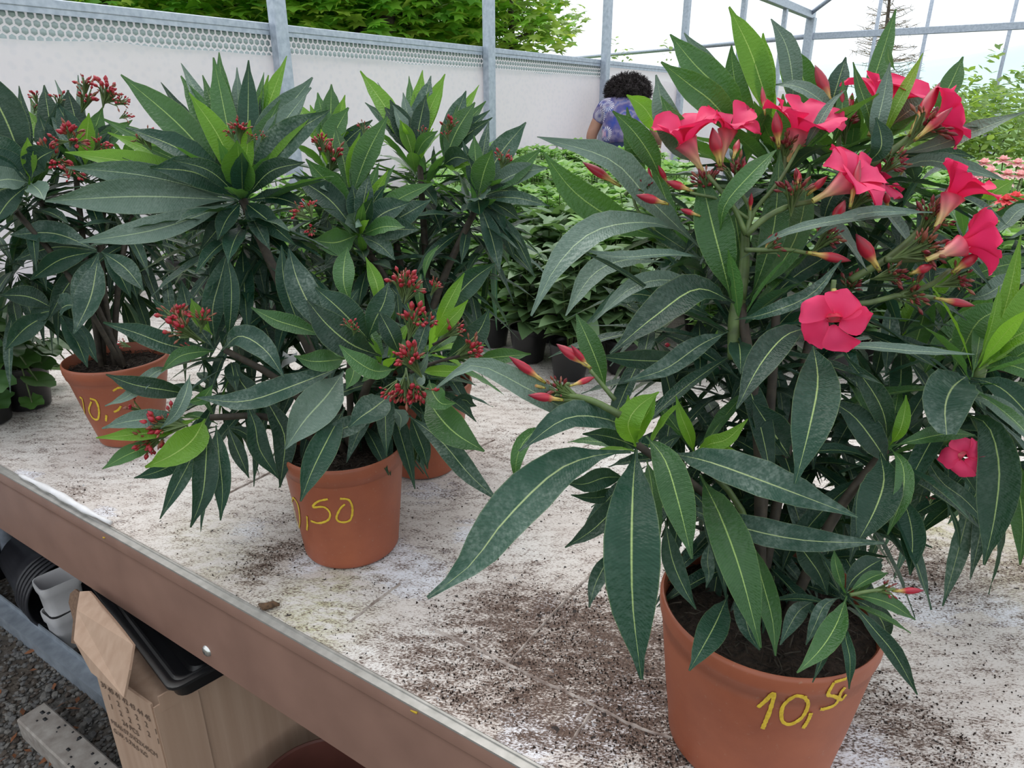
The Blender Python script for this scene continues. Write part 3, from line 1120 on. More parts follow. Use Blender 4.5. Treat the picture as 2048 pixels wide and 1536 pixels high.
near = [(1058, 668, 4, 'soft green bedding plant in a black pot just left of the broad leaved one'), (1140, 700, 5, 'broad leaved green bedding plant in the black pot nearest the red buds'),
        (1250, 690, 4, 'bedding plant in a black pot half hidden behind the flowering oleander'), (985, 640, 0, 'low bright green bedding plant in the gap beside the rear left oleander')]
for u, v_, k, lb in near:
    r = ray(u, v_)
    p = CAM+r*((BZ+.08-CAM.z)/r.z)
    bedding(Vector((p.x, p.y, BZ+.003)), k, lb, None, rr.uniform(0, 6), 1.0)
taken = [(CAM+ray(u, v_)*((BZ+.08-CAM.z)/ray(u, v_).z)) for u, v_, k, lb in near]
cnt = 0
for i in range(40):
    for j in range(26):
        a = -2.9+.185*i+(j % 2)*.09
        nn = 1.65+.185*j
        if a > A1-.3 or nn > EDGE+4.2 or a < A0+.1:
            continue
        p = B(a+rr.uniform(-.02, .02), nn+rr.uniform(-.02, .02), BZ+.003)
        if p.y < 1.75 or any((p-q).length < .17 for q in taken if True):
            continue
        az = math.degrees(math.atan2(p.x, p.y))
        if not (-8 < az < 36 or -42 < az <= -8) or (az < -8 and (p.y > 2.9 or p.y < 1.95)):
            continue
        if 13 < az < 23 and p.y > 3.0:
            continue
        if p.x < .25 and p.x > -.4 and p.y < 1.95:
            continue
        far = p.y > 3.6
        bedding(p, rr.choice([0, 1, 2, 3]) if p.y > 2.5 else rr.choice([4, 5, 2, 0]), *zone(az, p.y), rr.uniform(0, 6.3), rr.uniform(.95, 1.2))
        cnt += 1
print('bedding', cnt)

# broad leaved plant in black pot at the far left
def roundleaf_plant(p, label, seed, hp=.16, R0=.09):
    t = thing('potted_pelargonium', p, label, 'plant')
    g = MB()
    g.lathe(p, pot_profile(R0, R0*.75, hp, .014, .004), 28)
    g.obj('pot', M['black_plastic'], t)
    g = MB()
    g.lathe(p+UP*(hp-.02), [(R0-.006, 0), (.001, .004)], 16)
    g.obj('soil', M['soil'], t)
    rr = random.Random(seed)
    for i in range(46):
        a = rr.uniform(0, 6.28)
        r = rr.uniform(.03, .155)
        c = p+Vector((math.cos(a)*r, math.sin(a)*r, max(.03, hp+.13-r*1.3+rr.uniform(-.03, .05))))
        g = MB()
        g.tube(bez([p+UP*(hp-.02)+Vector((math.cos(a), math.sin(a), 0))*.015, p+UP*(hp+.05)+Vector((math.cos(a), math.sin(a), 0))*r*.6, c], 5), .0018, 5, False, 1)
        n_ = Vector((math.cos(a)*.5, math.sin(a)*.5, 1)).normalized()
        X = n_.cross(Vector((math.cos(a), math.sin(a), 0))).normalized()
        Y = n_.cross(X)
        s = rr.uniform(.024, .040)
        vs = [c]
        for k in range(20):
            th = 2*math.pi*k/20
            q = s*(1+.10*math.cos(th*6))*(1 if k else .3)
            vs.append(c+X*q*math.sin(th)+Y*q*math.cos(th)+n_*(.004*math.sin(th*5)+.006))
        g.add(vs, [[0, 1+k, 1+(k+1) % 20] for k in range(20)], None, 0)
        g.obj('leaf', [M['mid'] if rr.random() < .0 else PEL[rr.randrange(2)], M['stem']], t)
    return t


PEL = [lm('pelargonium_leaf_a', (0.06, 0.15, 0.03), (0.12, 0.3, 0.04), .15), lm('pelargonium_leaf_b', (0.045, 0.12, 0.03), (0.1, 0.25, 0.03), .15)]
r = ray(62, 790)
p = Pz(62, 812, BZ)
roundleaf_plant(Vector((p.x, p.y, BZ+.003)), 'round leaved green plant in a small black pot beside the left terracotta pot', 3, .11, .06)
p = Pz(-28, 845, BZ)
roundleaf_plant(Vector((p.x, p.y, BZ+.003)), 'round leaved plant in a black pot cut by the left edge of the photo', 4, .17, .07)

# pink rosette flowers at the right edge


def blossom(g, c, s, rr, mi=0):
    for ring in range(3):
        nP = 5+ring*2
        for k in range(nP):
            a = 2*math.pi*k/nP+ring*.5+rr.uniform(-.2, .2)
            el = [.9, .45, .05][ring]
            out = Vector((math.cos(a)*math.cos(el), math.sin(a)*math.cos(el), math.sin(el)))
            nn = Vector((-math.cos(a)*math.sin(el), -math.sin(a)*math.sin(el), math.cos(el)))
            ovate(g, c, out, nn, s*(.55+.2*ring), s*.6, mi, .1, -.25+.3*ring)


def pinkplant(p, label, seed, cols, spots):
    t = thing('flowering_bedding_plant', p, label, 'plant')
    g = MB()
    g.lathe(p, pot_profile(.07, .05, .12), 24)
    g.obj('pot', M['black_plastic'], t)
    o = D.objects.new('foliage', kinds[seed % 4][0])
    COL.objects.link(o)
    o.parent = t
    o.location = (0, 0, .10)
    o['kind'] = 'stuff'
    rr = random.Random(seed)
    for q in spots:
        g = MB()
        blossom(g, q, .036, rr)
        g.obj('blossom', cols, t)
        g = MB()
        g.tube([p+UP*.12, p.lerp(q, .6)+UP*.02, q-UP*.005], .0018, 5)
        g.obj('flower_stalk', M['stem'], t)


M['salmon'] = petalmat('salmon_petal', (0.80, 0.12, 0.14), (0.7, 0.08, 0.1), (0.9, 0.2, 0.2))
dP = 2.15
q = Pz(2010, 520, BZ)
base = P(2000, 520, dP)
base.z = BZ+.003
pinkplant(base, 'pale pink flowering bedding plant at the right edge behind the oleanders', 1, M['pinkpetal'],
          [P(u, v_, dP+dd) for u, v_, dd in ((1968, 328, 0), (2006, 322, .08), (2035, 328, .05), (1980, 345, -.05), (2015, 350, 0), (2042, 352, 0), (2008, 366, -.05), (1908, 318, .1), (1962, 352, .1), (2050, 340, .1))])
base = P(2060, 560, dP-.25)
base.z = BZ+.003
pinkplant(base, 'salmon red flowering bedding plant below the pale pink one', 2, M['salmon'],
          [P(u, v_, dP-.25) for u, v_ in ((2012, 402), (2030, 396), (2046, 412), (2022, 415))])

# small pink spots in the bedding crowd
g = MB()
# ------------------------------------------------------------------ things under and in front of the bench
# galvanised foot rail
pa, pb = Pz(0, 1215, .06), Pz(182, 1345, .06)
nr = (pa.dot(E2)+pb.dot(E2))/2
g = MB()
g.ext([(-.020, 0), (.020, 0), (.020, .070), (.016, .070), (.016, .052), (-.020, .050)], B(-1.5, nr, .0), B(2.9, nr, .0), E2, UP)
o = g.obj('floor_rail', M['rail'], None, org=B(0, nr, 0))
g2 = tag(edge_split(o), 'bluish galvanised steel rail lying on the gravel under the bench', 'rail')
g = MB()
M['rail_dark'] = simple('rail_dark_patch', (0.01, 0.01, 0.012), (0.008, 0.008, 0.01), 30, .6, bs=0)
# concrete/wood beam bottom left
c = Pz(62, 1420, .07)
dirb = (Pz(150, 1500, .07)-c).normalized()
sb = dirb.cross(UP).normalized()
M['beam'] = simple('weathered_wood', (0.34, 0.31, 0.28), (0.20, 0.17, 0.15), 40, 0.85, bs=.4, bd=.003, detail=6)
g = MB()
g.box(c+dirb*.35-UP*.035, .35, .034, .033, (dirb, sb, UP), bev=.004)
bm_ = thing('wooden_beam', c-UP*.07, 'short weathered grey wooden beam lying on the gravel', 'beam')
edge_split(g.obj('beam', M['beam'], bm_))
g = MB()
rr = random.Random(4)
for i in range(26):
    q = c+dirb*rr.uniform(.02, .6)+sb*rr.uniform(-.03, .03)-UP*.0015
    s = rr.uniform(.001, .004)
    g.box(q, s*rr.uniform(.7, 1.8), s, .0008, (dirb, sb, UP))
tag(g.obj('tar_specks', M['rail_dark'], bm_), 'black specks', kind='stuff')

# nested black nursery pots lying on their side
ctr = P(140, 1190, 2.12)
ax = -(E1*.93+E2*.1).normalized()
Xp = ax.cross(UP).normalized()
Yp = Xp.cross(ax)
nest = []
for k in range(5):
    t = thing('nursery_pot', Vector((ctr.x, ctr.y, 0))-ax*.018*k, 'dark empty nursery pot nested on its side under the bench', 'pot', 'nested nursery pots')
    t['label'] = ['dark nursery pot lying on its side, outermost rim nearest the white tubs', 'dark nursery pot second from the open end of the nested row',
                  'dark nursery pot in the middle of the nested row', 'dark nursery pot fourth from the open end of the nested row', 'dark nursery pot at the closed end whose smooth body shows at the left edge'][k]
    cc = Vector((ctr.x, ctr.y, .122))-ax*.020*k
    g = MB()
    L_ = .24
    g.lathe(cc, [(.001, -L_+.008), (.082, -L_+.008), (.084, -L_), (.087, -L_), (.106, -.02), (.107, -.013), (.114, -.012), (.116, -.008), (.115, -.001), (.110, 0), (.106, -.004), (.082, -L_+.012)], 40, (Xp, Yp, ax))
    g.obj('pot', M['dark_plastic'], t)
    del nest[:]
# big dark tub behind at the left edge
cc = P(-40, 1130, 2.45)
t = thing('plastic_tub', (cc.x, cc.y, 0), 'large dark blue grey plastic tub under the bench at the left edge', 'tub')
g = MB()
g.lathe(Vector((cc.x, cc.y, 0)), [(.001, .004), (.15, .004), (.155, 0), (.2, .42), (.215, .425), (.215, .45), (.205, .45), (.195, .43)], 40)
g.obj('tub', simple('slate_plastic', (0.05, 0.055, 0.08), (0.035, 0.04, 0.06), 5, .35, bs=0), t)

# white tubs


def tub(c, w_, d_, h, label, ax0):
    X = ax0
    Y = UP.cross(X)
    t = thing('plastic_box', c, label, 'box')
    def ringp(k, z):
        r = .02
        out = []
        for sx, sy in ((1, 1), (-1, 1), (-1, -1), (1, -1)):
            for q in range(4):
                a0 = {(1, 1): 0, (-1, 1): 90, (-1, -1): 180, (1, -1): 270}[(sx, sy)]
                a = R(a0+q*30)
                out.append(c+X*(sx*(w_*k-r)+r*math.cos(a))+Y*(sy*(d_*k-r)+r*math.sin(a))+UP*z)
        return out
    rings = [ringp(.84, 0), ringp(.90, h-.035), ringp(.97, h-.03), ringp(1.0, h-.012), ringp(.99, h), ringp(.94, h), ringp(.90, h-.01), ringp(.82, .006)]
    g = MB()
    vs = [p for r_ in rings for p in r_]
    n = 16
    fs = [[i*n+k, i*n+(k+1) % n, (i+1)*n+(k+1) % n, (i+1)*n+k] for i in range(len(rings)-1) for k in range(n)]
    fs += [list(range(n))[::-1], [(len(rings)-1)*n+k for k in range(n)]]
    g.add(vs, fs)
    edge_split(g.obj('shell', M['white_plastic'], t), 50)
    return t


c = Pz(150, 1282, 0)
c0 = Vector((c.x, c.y, 0))
tub(c0, .045, .055, .13, 'lower white plastic box under the bench left of the cardboard box', E1)
tub(c0+UP*.132, .045, .055, .10, 'upper white plastic box stacked on another behind the cardboard flap', (E1+E2*.12).normalized())

# cardboard box
M['card'] = None
m, nt, b = newmat('cardboard')
tc = N(nt, 'ShaderNodeTexCoord')
mp = N(nt, 'ShaderNodeMapping')
mp.inputs['Scale'].default_value = (60, 60, 1.5)
nt.links.new(tc.outputs['Object'], mp.inputs[0])
no = N(nt, 'ShaderNodeTexNoise', i_Scale=1.0, i_Detail=3.0)
nt.links.new(mp.outputs[0], no.inputs['Vector'])
nt.links.new(ramp(nt, no.outputs[0], [(0.3, (0.36, 0.235, 0.165)), (0.7, (0.43, 0.295, 0.215))]), b.inputs['Base Color'])
b.inputs['Roughness'].default_value = 0.75
bump(nt, b, no.outputs[0], .2, .002)
M['card'] = m
M['card_edge'] = simple('cardboard_edge', (0.20, 0.12, 0.075), (0.12, 0.07, 0.045), 200, .9)
ZB = .545
cor = Pz(303, 1408, ZB)
az1, az2 = R(-58), R(40)
F1 = Vector((math.sin(az1), math.cos(az1), 0))
F2 = Vector((math.sin(az2), math.cos(az2), 0))
w1, w2 = .175, .42
box = thing('cardboard_box', Vector((cor.x, cor.y, 0)), 'open brown cardboard box with printed size figures under the bench front', 'box')
cb = Vector((cor.x, cor.y, 0))


def panel(a, b_, z0, z1, th=.004, name='side_panel', lab=None):
    g = MB()
    X = (b_-a).normalized()
    Y = UP.cross(X)
    c = (a+b_)/2+UP*(z0+z1)/2
    g.box(c, (b_-a).length/2, th/2, (z1-z0)/2, (X, Y, UP))
    o = g.obj(name, M['card'], box, smooth=False)
    if lab:
        o['label'] = lab
    return o


panel(cb, cb+F1*w1, .002, ZB, .004, 'side_panel')
panel(cb, cb+F2*w2, .002, ZB-.012, .004, 'side_panel')
panel(cb+F1*w1, cb+F1*w1+F2*w2, .002, ZB, .004, 'side_panel')
panel(cb+F2*w2, cb+F1*w1+F2*w2, .002, ZB, .004, 'side_panel')
n2 = F2.cross(UP).normalized()
if n2.dot(CAM-cb) < 0:
    n2 = -n2
n1 = F1.cross(UP).normalized()
if n1.dot(CAM-cb) < 0:
    n1 = -n1
# overlapping strip on the right hand face, and the folded rim above it
panel(cb+n2*.005+F2*.0, cb+n2*.005+F2*.075, .002, ZB-.005, .003, 'lapped_strip')
panel(cb+n2*.006+F2*.01, cb+n2*.012+F2*.26, ZB-.022, ZB+.012, .003, 'folded_rim')


def sheet(pts, th, name, mat, lab=None):
    a, b_, c_ = pts[0], pts[len(pts)//3], pts[2*len(pts)//3]
    nn = (b_-a).cross(c_-a).normalized()
    n = len(pts)
    g = MB()
    g.add(list(pts)+[p+nn*th for p in pts], [list(range(n))[::-1], list(range(n, 2*n))]+[[i, (i+1) % n, n+(i+1) % n, n+i] for i in range(n)])
    o = g.obj(name, mat, box, smooth=False)
    if lab:
        o['label'] = lab
    return o


top0 = cb+UP*ZB
sheet([top0+F1*w1-n1*0+n1*.004, P(187, 1345, 1.235), P(252, 1394, 1.175), P(263, 1340, 1.165), P(271, 1290, 1.19), P(250, 1262, 1.215), P(232, 1240, 1.235), P(205, 1210, 1.27), P(190, 1190, 1.30), P(182, 1182, 1.31), P(164, 1183, 1.32), P(158, 1220, 1.29), P(152, 1280, 1.262)][1:], .004, 'flap', M['card'], 'raised torn flap')
sheet([P(160, 1186, 1.36), P(158, 1215, 1.35), P(150, 1268, 1.33), P(158, 1290, 1.31), P(142, 1286, 1.36), P(146, 1240, 1.37), P(137, 1205, 1.39), P(140, 1187, 1.39), P(150, 1178, 1.39)], .004, 'flap', M['card_edge'], 'narrow darker flap seen edge on')
# closed inner flap that the tray lies on
g = MB()
g.box(cb+F1*w1/2+F2*w2*.45+UP*(ZB-.014), w1/2-.004, w2*.44, .002, (F1, F2, UP))
g.obj('inner_flap', M['card'], box, smooth=False)
# printing
rows = ['39 40 41 42 43 44 45', '   1    2    3    2    2    1', '   1    2    2    2    2    1', '         24 PCS', 'MEAS:57,5X22X45CM', 'G.W: 5,7/6,5 KG']
M['ink'] = simple('faded_print', (0.11, 0.07, 0.05), (0.16, 0.11, 0.08), 120, .9, bs=0)
for i, tx in enumerate(rows):
    cu = D.curves.new('printed_text', 'FONT')
    cu.body = tx
    cu.size = .0178 if i < 4 else .0158
    cu.extrude = .0002
    cu.materials.append(M['ink'])
    o = D.objects.new('printed_line', cu)
    COL.objects.link(o)
    dg = bpy.context.evaluated_depsgraph_get()
    me = D.meshes.new_from_object(o.evaluated_get(dg))
    D.objects.remove(o)
    o = D.objects.new('printed_line', me)
    COL.objects.link(o)
    o.parent = box
    Xd = -F1
    Zd = n1
    Yd = Zd.cross(Xd)
    loc = cb+F1*(w1-.010)+n1*.0032+UP*(ZB-.045-.0225*i)
    mt = Matrix((Xd, Yd, Zd)).transposed().to_4x4()
    mt.translation = loc-world_loc(box)
    o.matrix_local = mt
# black tray on the box
A_ = Pz(347, 1403, .565)
tx = Vector((math.sin(R(-46)), math.cos(R(-46)), 0))
ty = Vector((math.sin(R(44)), math.cos(R(44)), 0))
tray = thing('seed_tray', Vector((A_.x, A_.y, ZB)), 'black plastic tray lying on the cardboard box under the bench', 'tray')


def rr_ring(c, X, Y, lx, ly, ins, z, r=.02):
    out = []
    for (sx, sy, a0) in ((1, 1, 0), (0, 1, 90), (0, 0, 180), (1, 0, 270)):
        cx = lx-ins-r if sx else ins+r
        cy = ly-ins-r if sy else ins+r
        for q in range(5):
            a = R(a0+q*22.5)
            out.append(c+X*(cx+r*math.cos(a))+Y*(cy+r*math.sin(a))+UP*z)
    return out


base0 = Vector((A_.x, A_.y, ZB+.004))
rings = [rr_ring(base0, tx, ty, .46, .32, *q) for q in ((.014, .0), (.006, .032), (-.002, .034), (-.002, .040), (.004, .042), (.010, .040), (.014, .034), (.018, .036), (.022, .034), (.03, .008), (.05, .004), (.055, .010), (.075, .010), (.08, .003))]
g = MB()
vs = [p for r_ in rings for p in r_]
n = 20
fs = [[i*n+k, i*n+(k+1) % n, (i+1)*n+(k+1) % n, (i+1)*n+k] for i in range(len(rings)-1) for k in range(n)]
fs += [list(range(n))[::-1], [(len(rings)-1)*n+k for k in range(n)]]
g.add(vs, fs)
edge_split(g.obj('tray', M['black_plastic'], tray), 40)
# terracotta pots at the bottom, shade under the bench put into their colour
M['shade_terra'] = simple('shaded_terracotta_plastic', (0.11, 0.035, 0.025), (0.07, 0.022, 0.016), 12, .5, bs=.03)
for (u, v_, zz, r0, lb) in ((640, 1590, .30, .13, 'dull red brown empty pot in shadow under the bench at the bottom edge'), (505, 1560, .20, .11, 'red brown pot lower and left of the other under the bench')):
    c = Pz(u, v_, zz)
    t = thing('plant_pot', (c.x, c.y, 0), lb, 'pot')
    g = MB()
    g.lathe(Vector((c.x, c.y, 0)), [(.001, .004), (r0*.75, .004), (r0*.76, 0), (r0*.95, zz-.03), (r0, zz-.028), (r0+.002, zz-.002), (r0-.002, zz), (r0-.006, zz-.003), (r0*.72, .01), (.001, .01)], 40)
    edge_split(g.obj('pot', M['shade_terra'], t), 40)
# ------------------------------------------------------------------ person
pd = 5.35
hc = P(1250, 186, pd)
per = thing('person', (hc.x, hc.y+.1, 0), 'person with bushy dark curly hair seen from behind in a blue patterned shirt', 'person')
az = math.atan2(hc.x, hc.y)
Fw = Vector((math.sin(az+.12), math.cos(az+.12), 0))      # facing away from the camera
Sd = Vector((Fw.y, -Fw.x, 0))                              # to the photo's right
base = Vector((hc.x, hc.y, 0))


def Q(s, f, z):
    return base+Sd*s+Fw*f+UP*z


zs = P(1245, 205, pd).z        # shoulder line
zw = P(1245, 287, pd).z        # waist
zh = hc.z


def skinned(name, joints, edges, mat, parent, root=0, sub=2):
    me = D.meshes.new(name)
    org = world_loc(parent)
    me.from_pydata([tuple(j[0]-org) for j in joints], edges, [])
    o = D.objects.new(name, me)
    COL.objects.link(o)
    o.parent = parent
    sk = o.modifiers.new('s', 'SKIN')
    sk.use_smooth_shade = True
    for i, j in enumerate(joints):
        r = j[1]
        me.skin_vertices[0].data[i].radius = r if isinstance(r, tuple) else (r, r)
    me.skin_vertices[0].data[root].use_root = True
    sb_ = o.modifiers.new('u', 'SUBSURF')
    sb_.levels = sub
    sb_.render_levels = sub
    dg = bpy.context.evaluated_depsgraph_get()
    ev = o.evaluated_get(dg)
    m2 = D.meshes.new_from_object(ev)
    o.modifiers.clear()
    o.data = m2
    m2.materials.clear()
    m2.materials.append(mat)
    m2.polygons.foreach_set('use_smooth', [True]*len(m2.polygons))
    return o


# body (skin): pelvis, spine, neck, head, arms, legs
J = [(Q(0, -.02, zw-.16), (.15, .12)), (Q(0, .0, zw), (.125, .095)), (Q(0, .06, (zw+zs)/2), (.13, .10)), (Q(0, .12, zs-.04), (.14, .09)),
     (Q(0, .17, zs+.03), .052), (Q(.01, .24, zh-.05), (.078, .088)), (Q(.01, .27, zh+.03), (.070, .078)),
     (Q(-.185, .10, zs-.06), .052), (Q(-.265, .07, zs-.26), .047), (Q(-.215, .18, zs-.45), .032), (Q(-.20, .24, zs-.50), (.030, .018)),
     (Q(.165, .10, zs-.06), .050), (Q(.26, .12, zs-.24), .041), (Q(.25, .32, zs-.34), .032), (Q(.24, .40, zs-.37), (.030, .018)),
     (Q(-.09, -.02, zw-.26), .088), (Q(-.10, .02, .48), .058), (Q(-.10, -.03, .09), .036), (Q(-.10, .10, .035), .034),
     (Q(.09, -.02, zw-.26), .088), (Q(.10, .02, .48), .058), (Q(.10, -.03, .09), .036), (Q(.10, .10, .035), .034)]
E = [(0, 1), (1, 2), (2, 3), (3, 4), (4, 5), (5, 6), (3, 7), (7, 8), (8, 9), (9, 10), (3, 11), (11, 12), (12, 13), (13, 14), (0, 15), (15, 16), (16, 17), (17, 18), (0, 19), (19, 20), (20, 21), (21, 22)]
skinned('body', J, E, M['skin'], per)
for sgn, wr, el in ((-1, Q(-.20, .24, zs-.50), Q(-.215, .18, zs-.45)), (1, Q(.24, .40, zs-.37), Q(.25, .32, zs-.34))):
    dd = (wr-el).normalized()
    sd = dd.cross(UP).normalized()
    for k in range(5):
        off = sd*(.028-.014*k)
        L_ = [.045, .075, .082, .076, .06][k]
        g = MB()
        st = wr+off*.7
        g.tube([st, st+off*.4+dd*L_*.6, st+off*.5+dd*L_*.9-UP*.02, st+off*.4+dd*L_*1.0-UP*.04], [.009, .008, .0075, .006], 7)
        g.obj('finger', M['skin'], per)
# shirt
m, nt, b = newmat('sunburst_print_cotton')
tc = N(nt, 'ShaderNodeTexCoord')
vo = N(nt, 'ShaderNodeTexVoronoi', i_Scale=7.0)
nt.links.new(tc.outputs['Object'], vo.inputs['Vector'])
no = N(nt, 'ShaderNodeTexNoise', i_Scale=9.0, i_Detail=3.0)
nt.links.new(tc.outputs['Object'], no.inputs['Vector'])
c = ramp(nt, no.outputs[0], [(0.3, (0.02, 0.05, 0.30)), (0.42, (0.10, 0.09, 0.26)), (0.5, (0.27, 0.23, 0.36)), (0.58, (0.04, 0.09, 0.34)), (0.68, (0.50, 0.28, 0.42)), (0.8, (0.30, 0.36, 0.40))])
vs_ = N(nt, 'ShaderNodeVectorMath', operation='SUBTRACT')
nt.links.new(tc.outputs['Object'], vs_.inputs[0])
nt.links.new(vo.outputs['Position'], vs_.inputs[1])
sp = N(nt, 'ShaderNodeSeparateXYZ')
nt.links.new(vs_.outputs[0], sp.inputs[0])
at2 = math_(nt, 'ARCTAN2', sp.outputs[2], sp.outputs[0])
ray_ = math_(nt, 'SINE', math_(nt, 'MULTIPLY', at2, 22.0))
ringm = ramp(nt, vo.outputs['Distance'], [(0.0, (.2,)*3), (0.18, (.1,)*3), (0.24, (1, 1, 1)), (0.38, (1, 1, 1)), (0.42, (0, 0, 0))])
rm = math_(nt, 'MULTIPLY', ringm, math_(nt, 'GREATER_THAN', ray_, 0.1))
c = mix(nt, math_(nt, 'MULTIPLY', rm, .85), c, (0.74, 0.72, 0.78))
nt.links.new(c, b.inputs['Base Color'])
b.inputs['Roughness'].default_value = .8
M['shirt'] = m
J0 = [(Q(0, -.01, zw-.03), (.17, .125))]
J = [(Q(0, .0, zw+.05), (.18, .13)), (Q(0, .06, (zw+zs)/2), (.185, .13)), (Q(0, .11, zs-.06), (.185, .115)), (Q(0, .15, zs+.02), (.12, .085)),
     (Q(-.17, .10, zs-.05), .076), (Q(-.235, .08, zs-.16), .070), (Q(.15, .10, zs-.05), .072), (Q(.225, .105, zs-.16), .066)]
sh = skinned('shirt', J0 + J, [(0, 1), (1, 2), (2, 3), (3, 4), (3, 5), (5, 6), (3, 7), (7, 8)], M['shirt'], per)
sh['label'] = 'short sleeved blue and lilac shirt with white sunburst rings'
J = [(Q(0, -.01, zw+.065), (.165, .12)), (Q(0, -.03, zw-.16), (.175, .14)), (Q(-.095, -.02, zw-.30), .105), (Q(-.10, .02, .48), .072), (Q(-.10, -.03, .12), .06),
     (Q(.095, -.02, zw-.30), .105), (Q(.10, .02, .48), .072), (Q(.10, -.03, .12), .06)]
skinned('jeans', J, [(0, 1), (1, 2), (2, 3), (3, 4), (1, 5), (5, 6), (6, 7)], M['denim'], per)['label'] = 'navy jeans'
for s in (-1, 1):
    g = MB()
    p = Q(.10*s, .04, 0)
    g.lathe(p, [(.001, 0), (.055, 0), (.058, .02), (.05, .05), (.03, .075), (.001, .08)], 14, (Sd*.8, Fw*2.1, UP))
    g.obj('shoe', M['black_plastic'], per)
# face and ears, turned away from the camera
hd = Q(.01, .26, zh-.03)
g = MB()
for s in (-1, 1):
    g.lathe(hd+Sd*.083*s, [(.001, -.004), (.02, -.003), (.026, .003), (.02, .006), (.001, .004)], 12, (UP, Fw, Sd))
g.obj('ear', M['skin'], per)
g = MB()
g.tube([hd+Fw*.085+UP*.03, hd+Fw*.108-UP*.005, hd+Fw*.092-UP*.015], [.006, .013, .008], 8)
g.obj('nose', M['skin'], per)
for s in (-1, 1):
    g = MB()
    g.lathe(hd+Fw*.083+Sd*.03*s+UP*.03, [(.001, .008), (.009, .005), (.012, 0)], 12, (Sd, UP, Fw))
    g.obj('eye', M['white_plastic'], per)
g = MB()
g.tube([hd+Fw*.088-UP*.045-Sd*.022, hd+Fw*.094-UP*.047, hd+Fw*.088-UP*.045+Sd*.022], [.003, .006, .003], 6)
g.obj('mouth', simple('lips', (0.35, 0.12, 0.10), None, 30, .5, bs=0), per)
# afro: core volume plus thousands of curls
hr = MB()
rr = random.Random(9)
ctr = Q(.0, .18, zh+.012)
bm = bmesh.new()
bmesh.ops.create_icosphere(bm, subdivisions=4, radius=1)
vs = []
for v_ in bm.verts:
    q = v_.co.normalized()
    k = 1+.16*noise.noise(q*3)+.10*noise.noise(q*9)
    zz = q.z if q.z > -.35 else -.35
    vs.append(ctr+Sd*q.x*.165*k+Fw*q.y*.14*k+UP*zz*.115*k)
hr.add(vs, [[x.index for x in f.verts] for f in bm.faces])
bm.free()
for i in range(2600):
    q = Vector((rr.gauss(0, 1), rr.gauss(0, 1), rr.gauss(.2, .8))).normalized()
    if q.z < -.35:
        continue
    p = ctr+Sd*q.x*.155+Fw*q.y*.13+UP*q.z*.11
    d = (Sd*q.x+Fw*q.y+UP*q.z).normalized()
    pts = [p]
    for k in range(4):
        p = p+(d+Vector((rr.uniform(-1, 1), rr.uniform(-1, 1), rr.uniform(-1, 1)))*.8).normalized()*rr.uniform(.007, .016)
        pts.append(p)
    hr.tube(pts, [.0028, .0028, .0024, .002, .001], 3, False)
hr.obj('hair', M['hair'], per)['label'] = 'bushy dark brown curly hair'

# ------------------------------------------------------------------ plant pieces
PROF = [0, .10, .34, .60, .80, .93, 1.0, .99, .90, .74, .50, .22, .0]


def leaf_pts(g, pts, W_, nrm, fold=.12, wave=.0, seed=0, n=12, tipblunt=False, petiole=True, curl=0.0):
    """pts: curve samples (n+1), nrm: function(i,T)->normal"""
    rr = random.Random(seed)
    ph = rr.uniform(0, 6)
    f1, f2 = rr.uniform(5, 9), rr.uniform(10, 17)
    vs, uvs, fs = [], [], []
    for i, p in enumerate(pts):
        s = i/n
        T = (pts[min(i+1, n)]-pts[max(i-1, 0)])
        T = T.normalized() if T.length > 1e-9 else Vector((0, 0, 1))
        nn = nrm(s, T)
        nn = (nn-T*nn.dot(T))
        nn = nn.normalized() if nn.length > 1e-6 else T.orthogonal().normalized()
        S = T.cross(nn).normalized()
        x = s*12
        k = min(11, int(x))
        wv = PROF[k]+(PROF[k+1]-PROF[k])*(x-k)
        if tipblunt and s > .5:
            wv = max(wv, (1-(s-.5)**4*12)*.98)
            if s > .96:
                wv = .35
        hw = max(W_*.5*wv, W_*.02+.0003)
        for e in (-1, -.55, 0, .55, 1):
            lift = abs(e)*fold*hw*2*(1-.0*s)
            if abs(e) == 1:
                lift += wave*W_*(math.sin(ph+s*f2*2.2+e)*.5)
            else:
                lift += wave*W_*.2*math.sin(ph+s*f1)
            lift -= curl*hw*e*e
            vs.append(p+S*hw*e*(1-.12*fold)+nn*lift)
            uvs.append((.5+e*.5, s))
    for i in range(n):
        for k in range(4):
            q = i*5+k
            fs.append([q, q+1, q+6, q+5])
    g.add(vs, fs, uvs)


NLEAF = {}


def leaf(parent, px, d, wpx, kind='o', roll=0.0, fold=.16, wave=.08, toward=.75, name='leaf', blunt=False, back=False, curl=0.0):
    """a leaf laid through photo pixels with its own depths; blade turned part to the camera, part to the sky"""
    k = len(px)
    if not isinstance(d, (list, tuple)):
        d = [d]*k
    elif len(d) == 2 and k > 2:
        d = [d[0]+(d[1]-d[0])*i/(k-1) for i in range(k)]
    P3 = [P(u, v_, dd) for (u, v_), dd in zip(px, d)]
    pts = bez(P3, 12)
    dm = sum(d)/k
    W_ = wpx*dm/F*1.04

    def nf(s, T):
        mid = pts[6]
        tc_ = (CAM-mid).normalized()
        q = tc_*toward+UP*(1-toward)
        if back:
            q = -q
        if roll:
            q = Matrix.Rotation(roll, 3, T) @ (q-T*q.dot(T)).normalized()
        return q
    g = MB()
    sd = hash((round(px[0][0]), round(px[-1][0]), round(px[-1][1]))) & 0xffff
    leaf_pts(g, pts, W_, nf, fold, wave, sd, curl=curl, tipblunt=blunt)
    o = g.obj(name, M[KIND[kind]], parent)
    NLEAF[parent.name] = NLEAF.get(parent.name, 0)+1
    return o


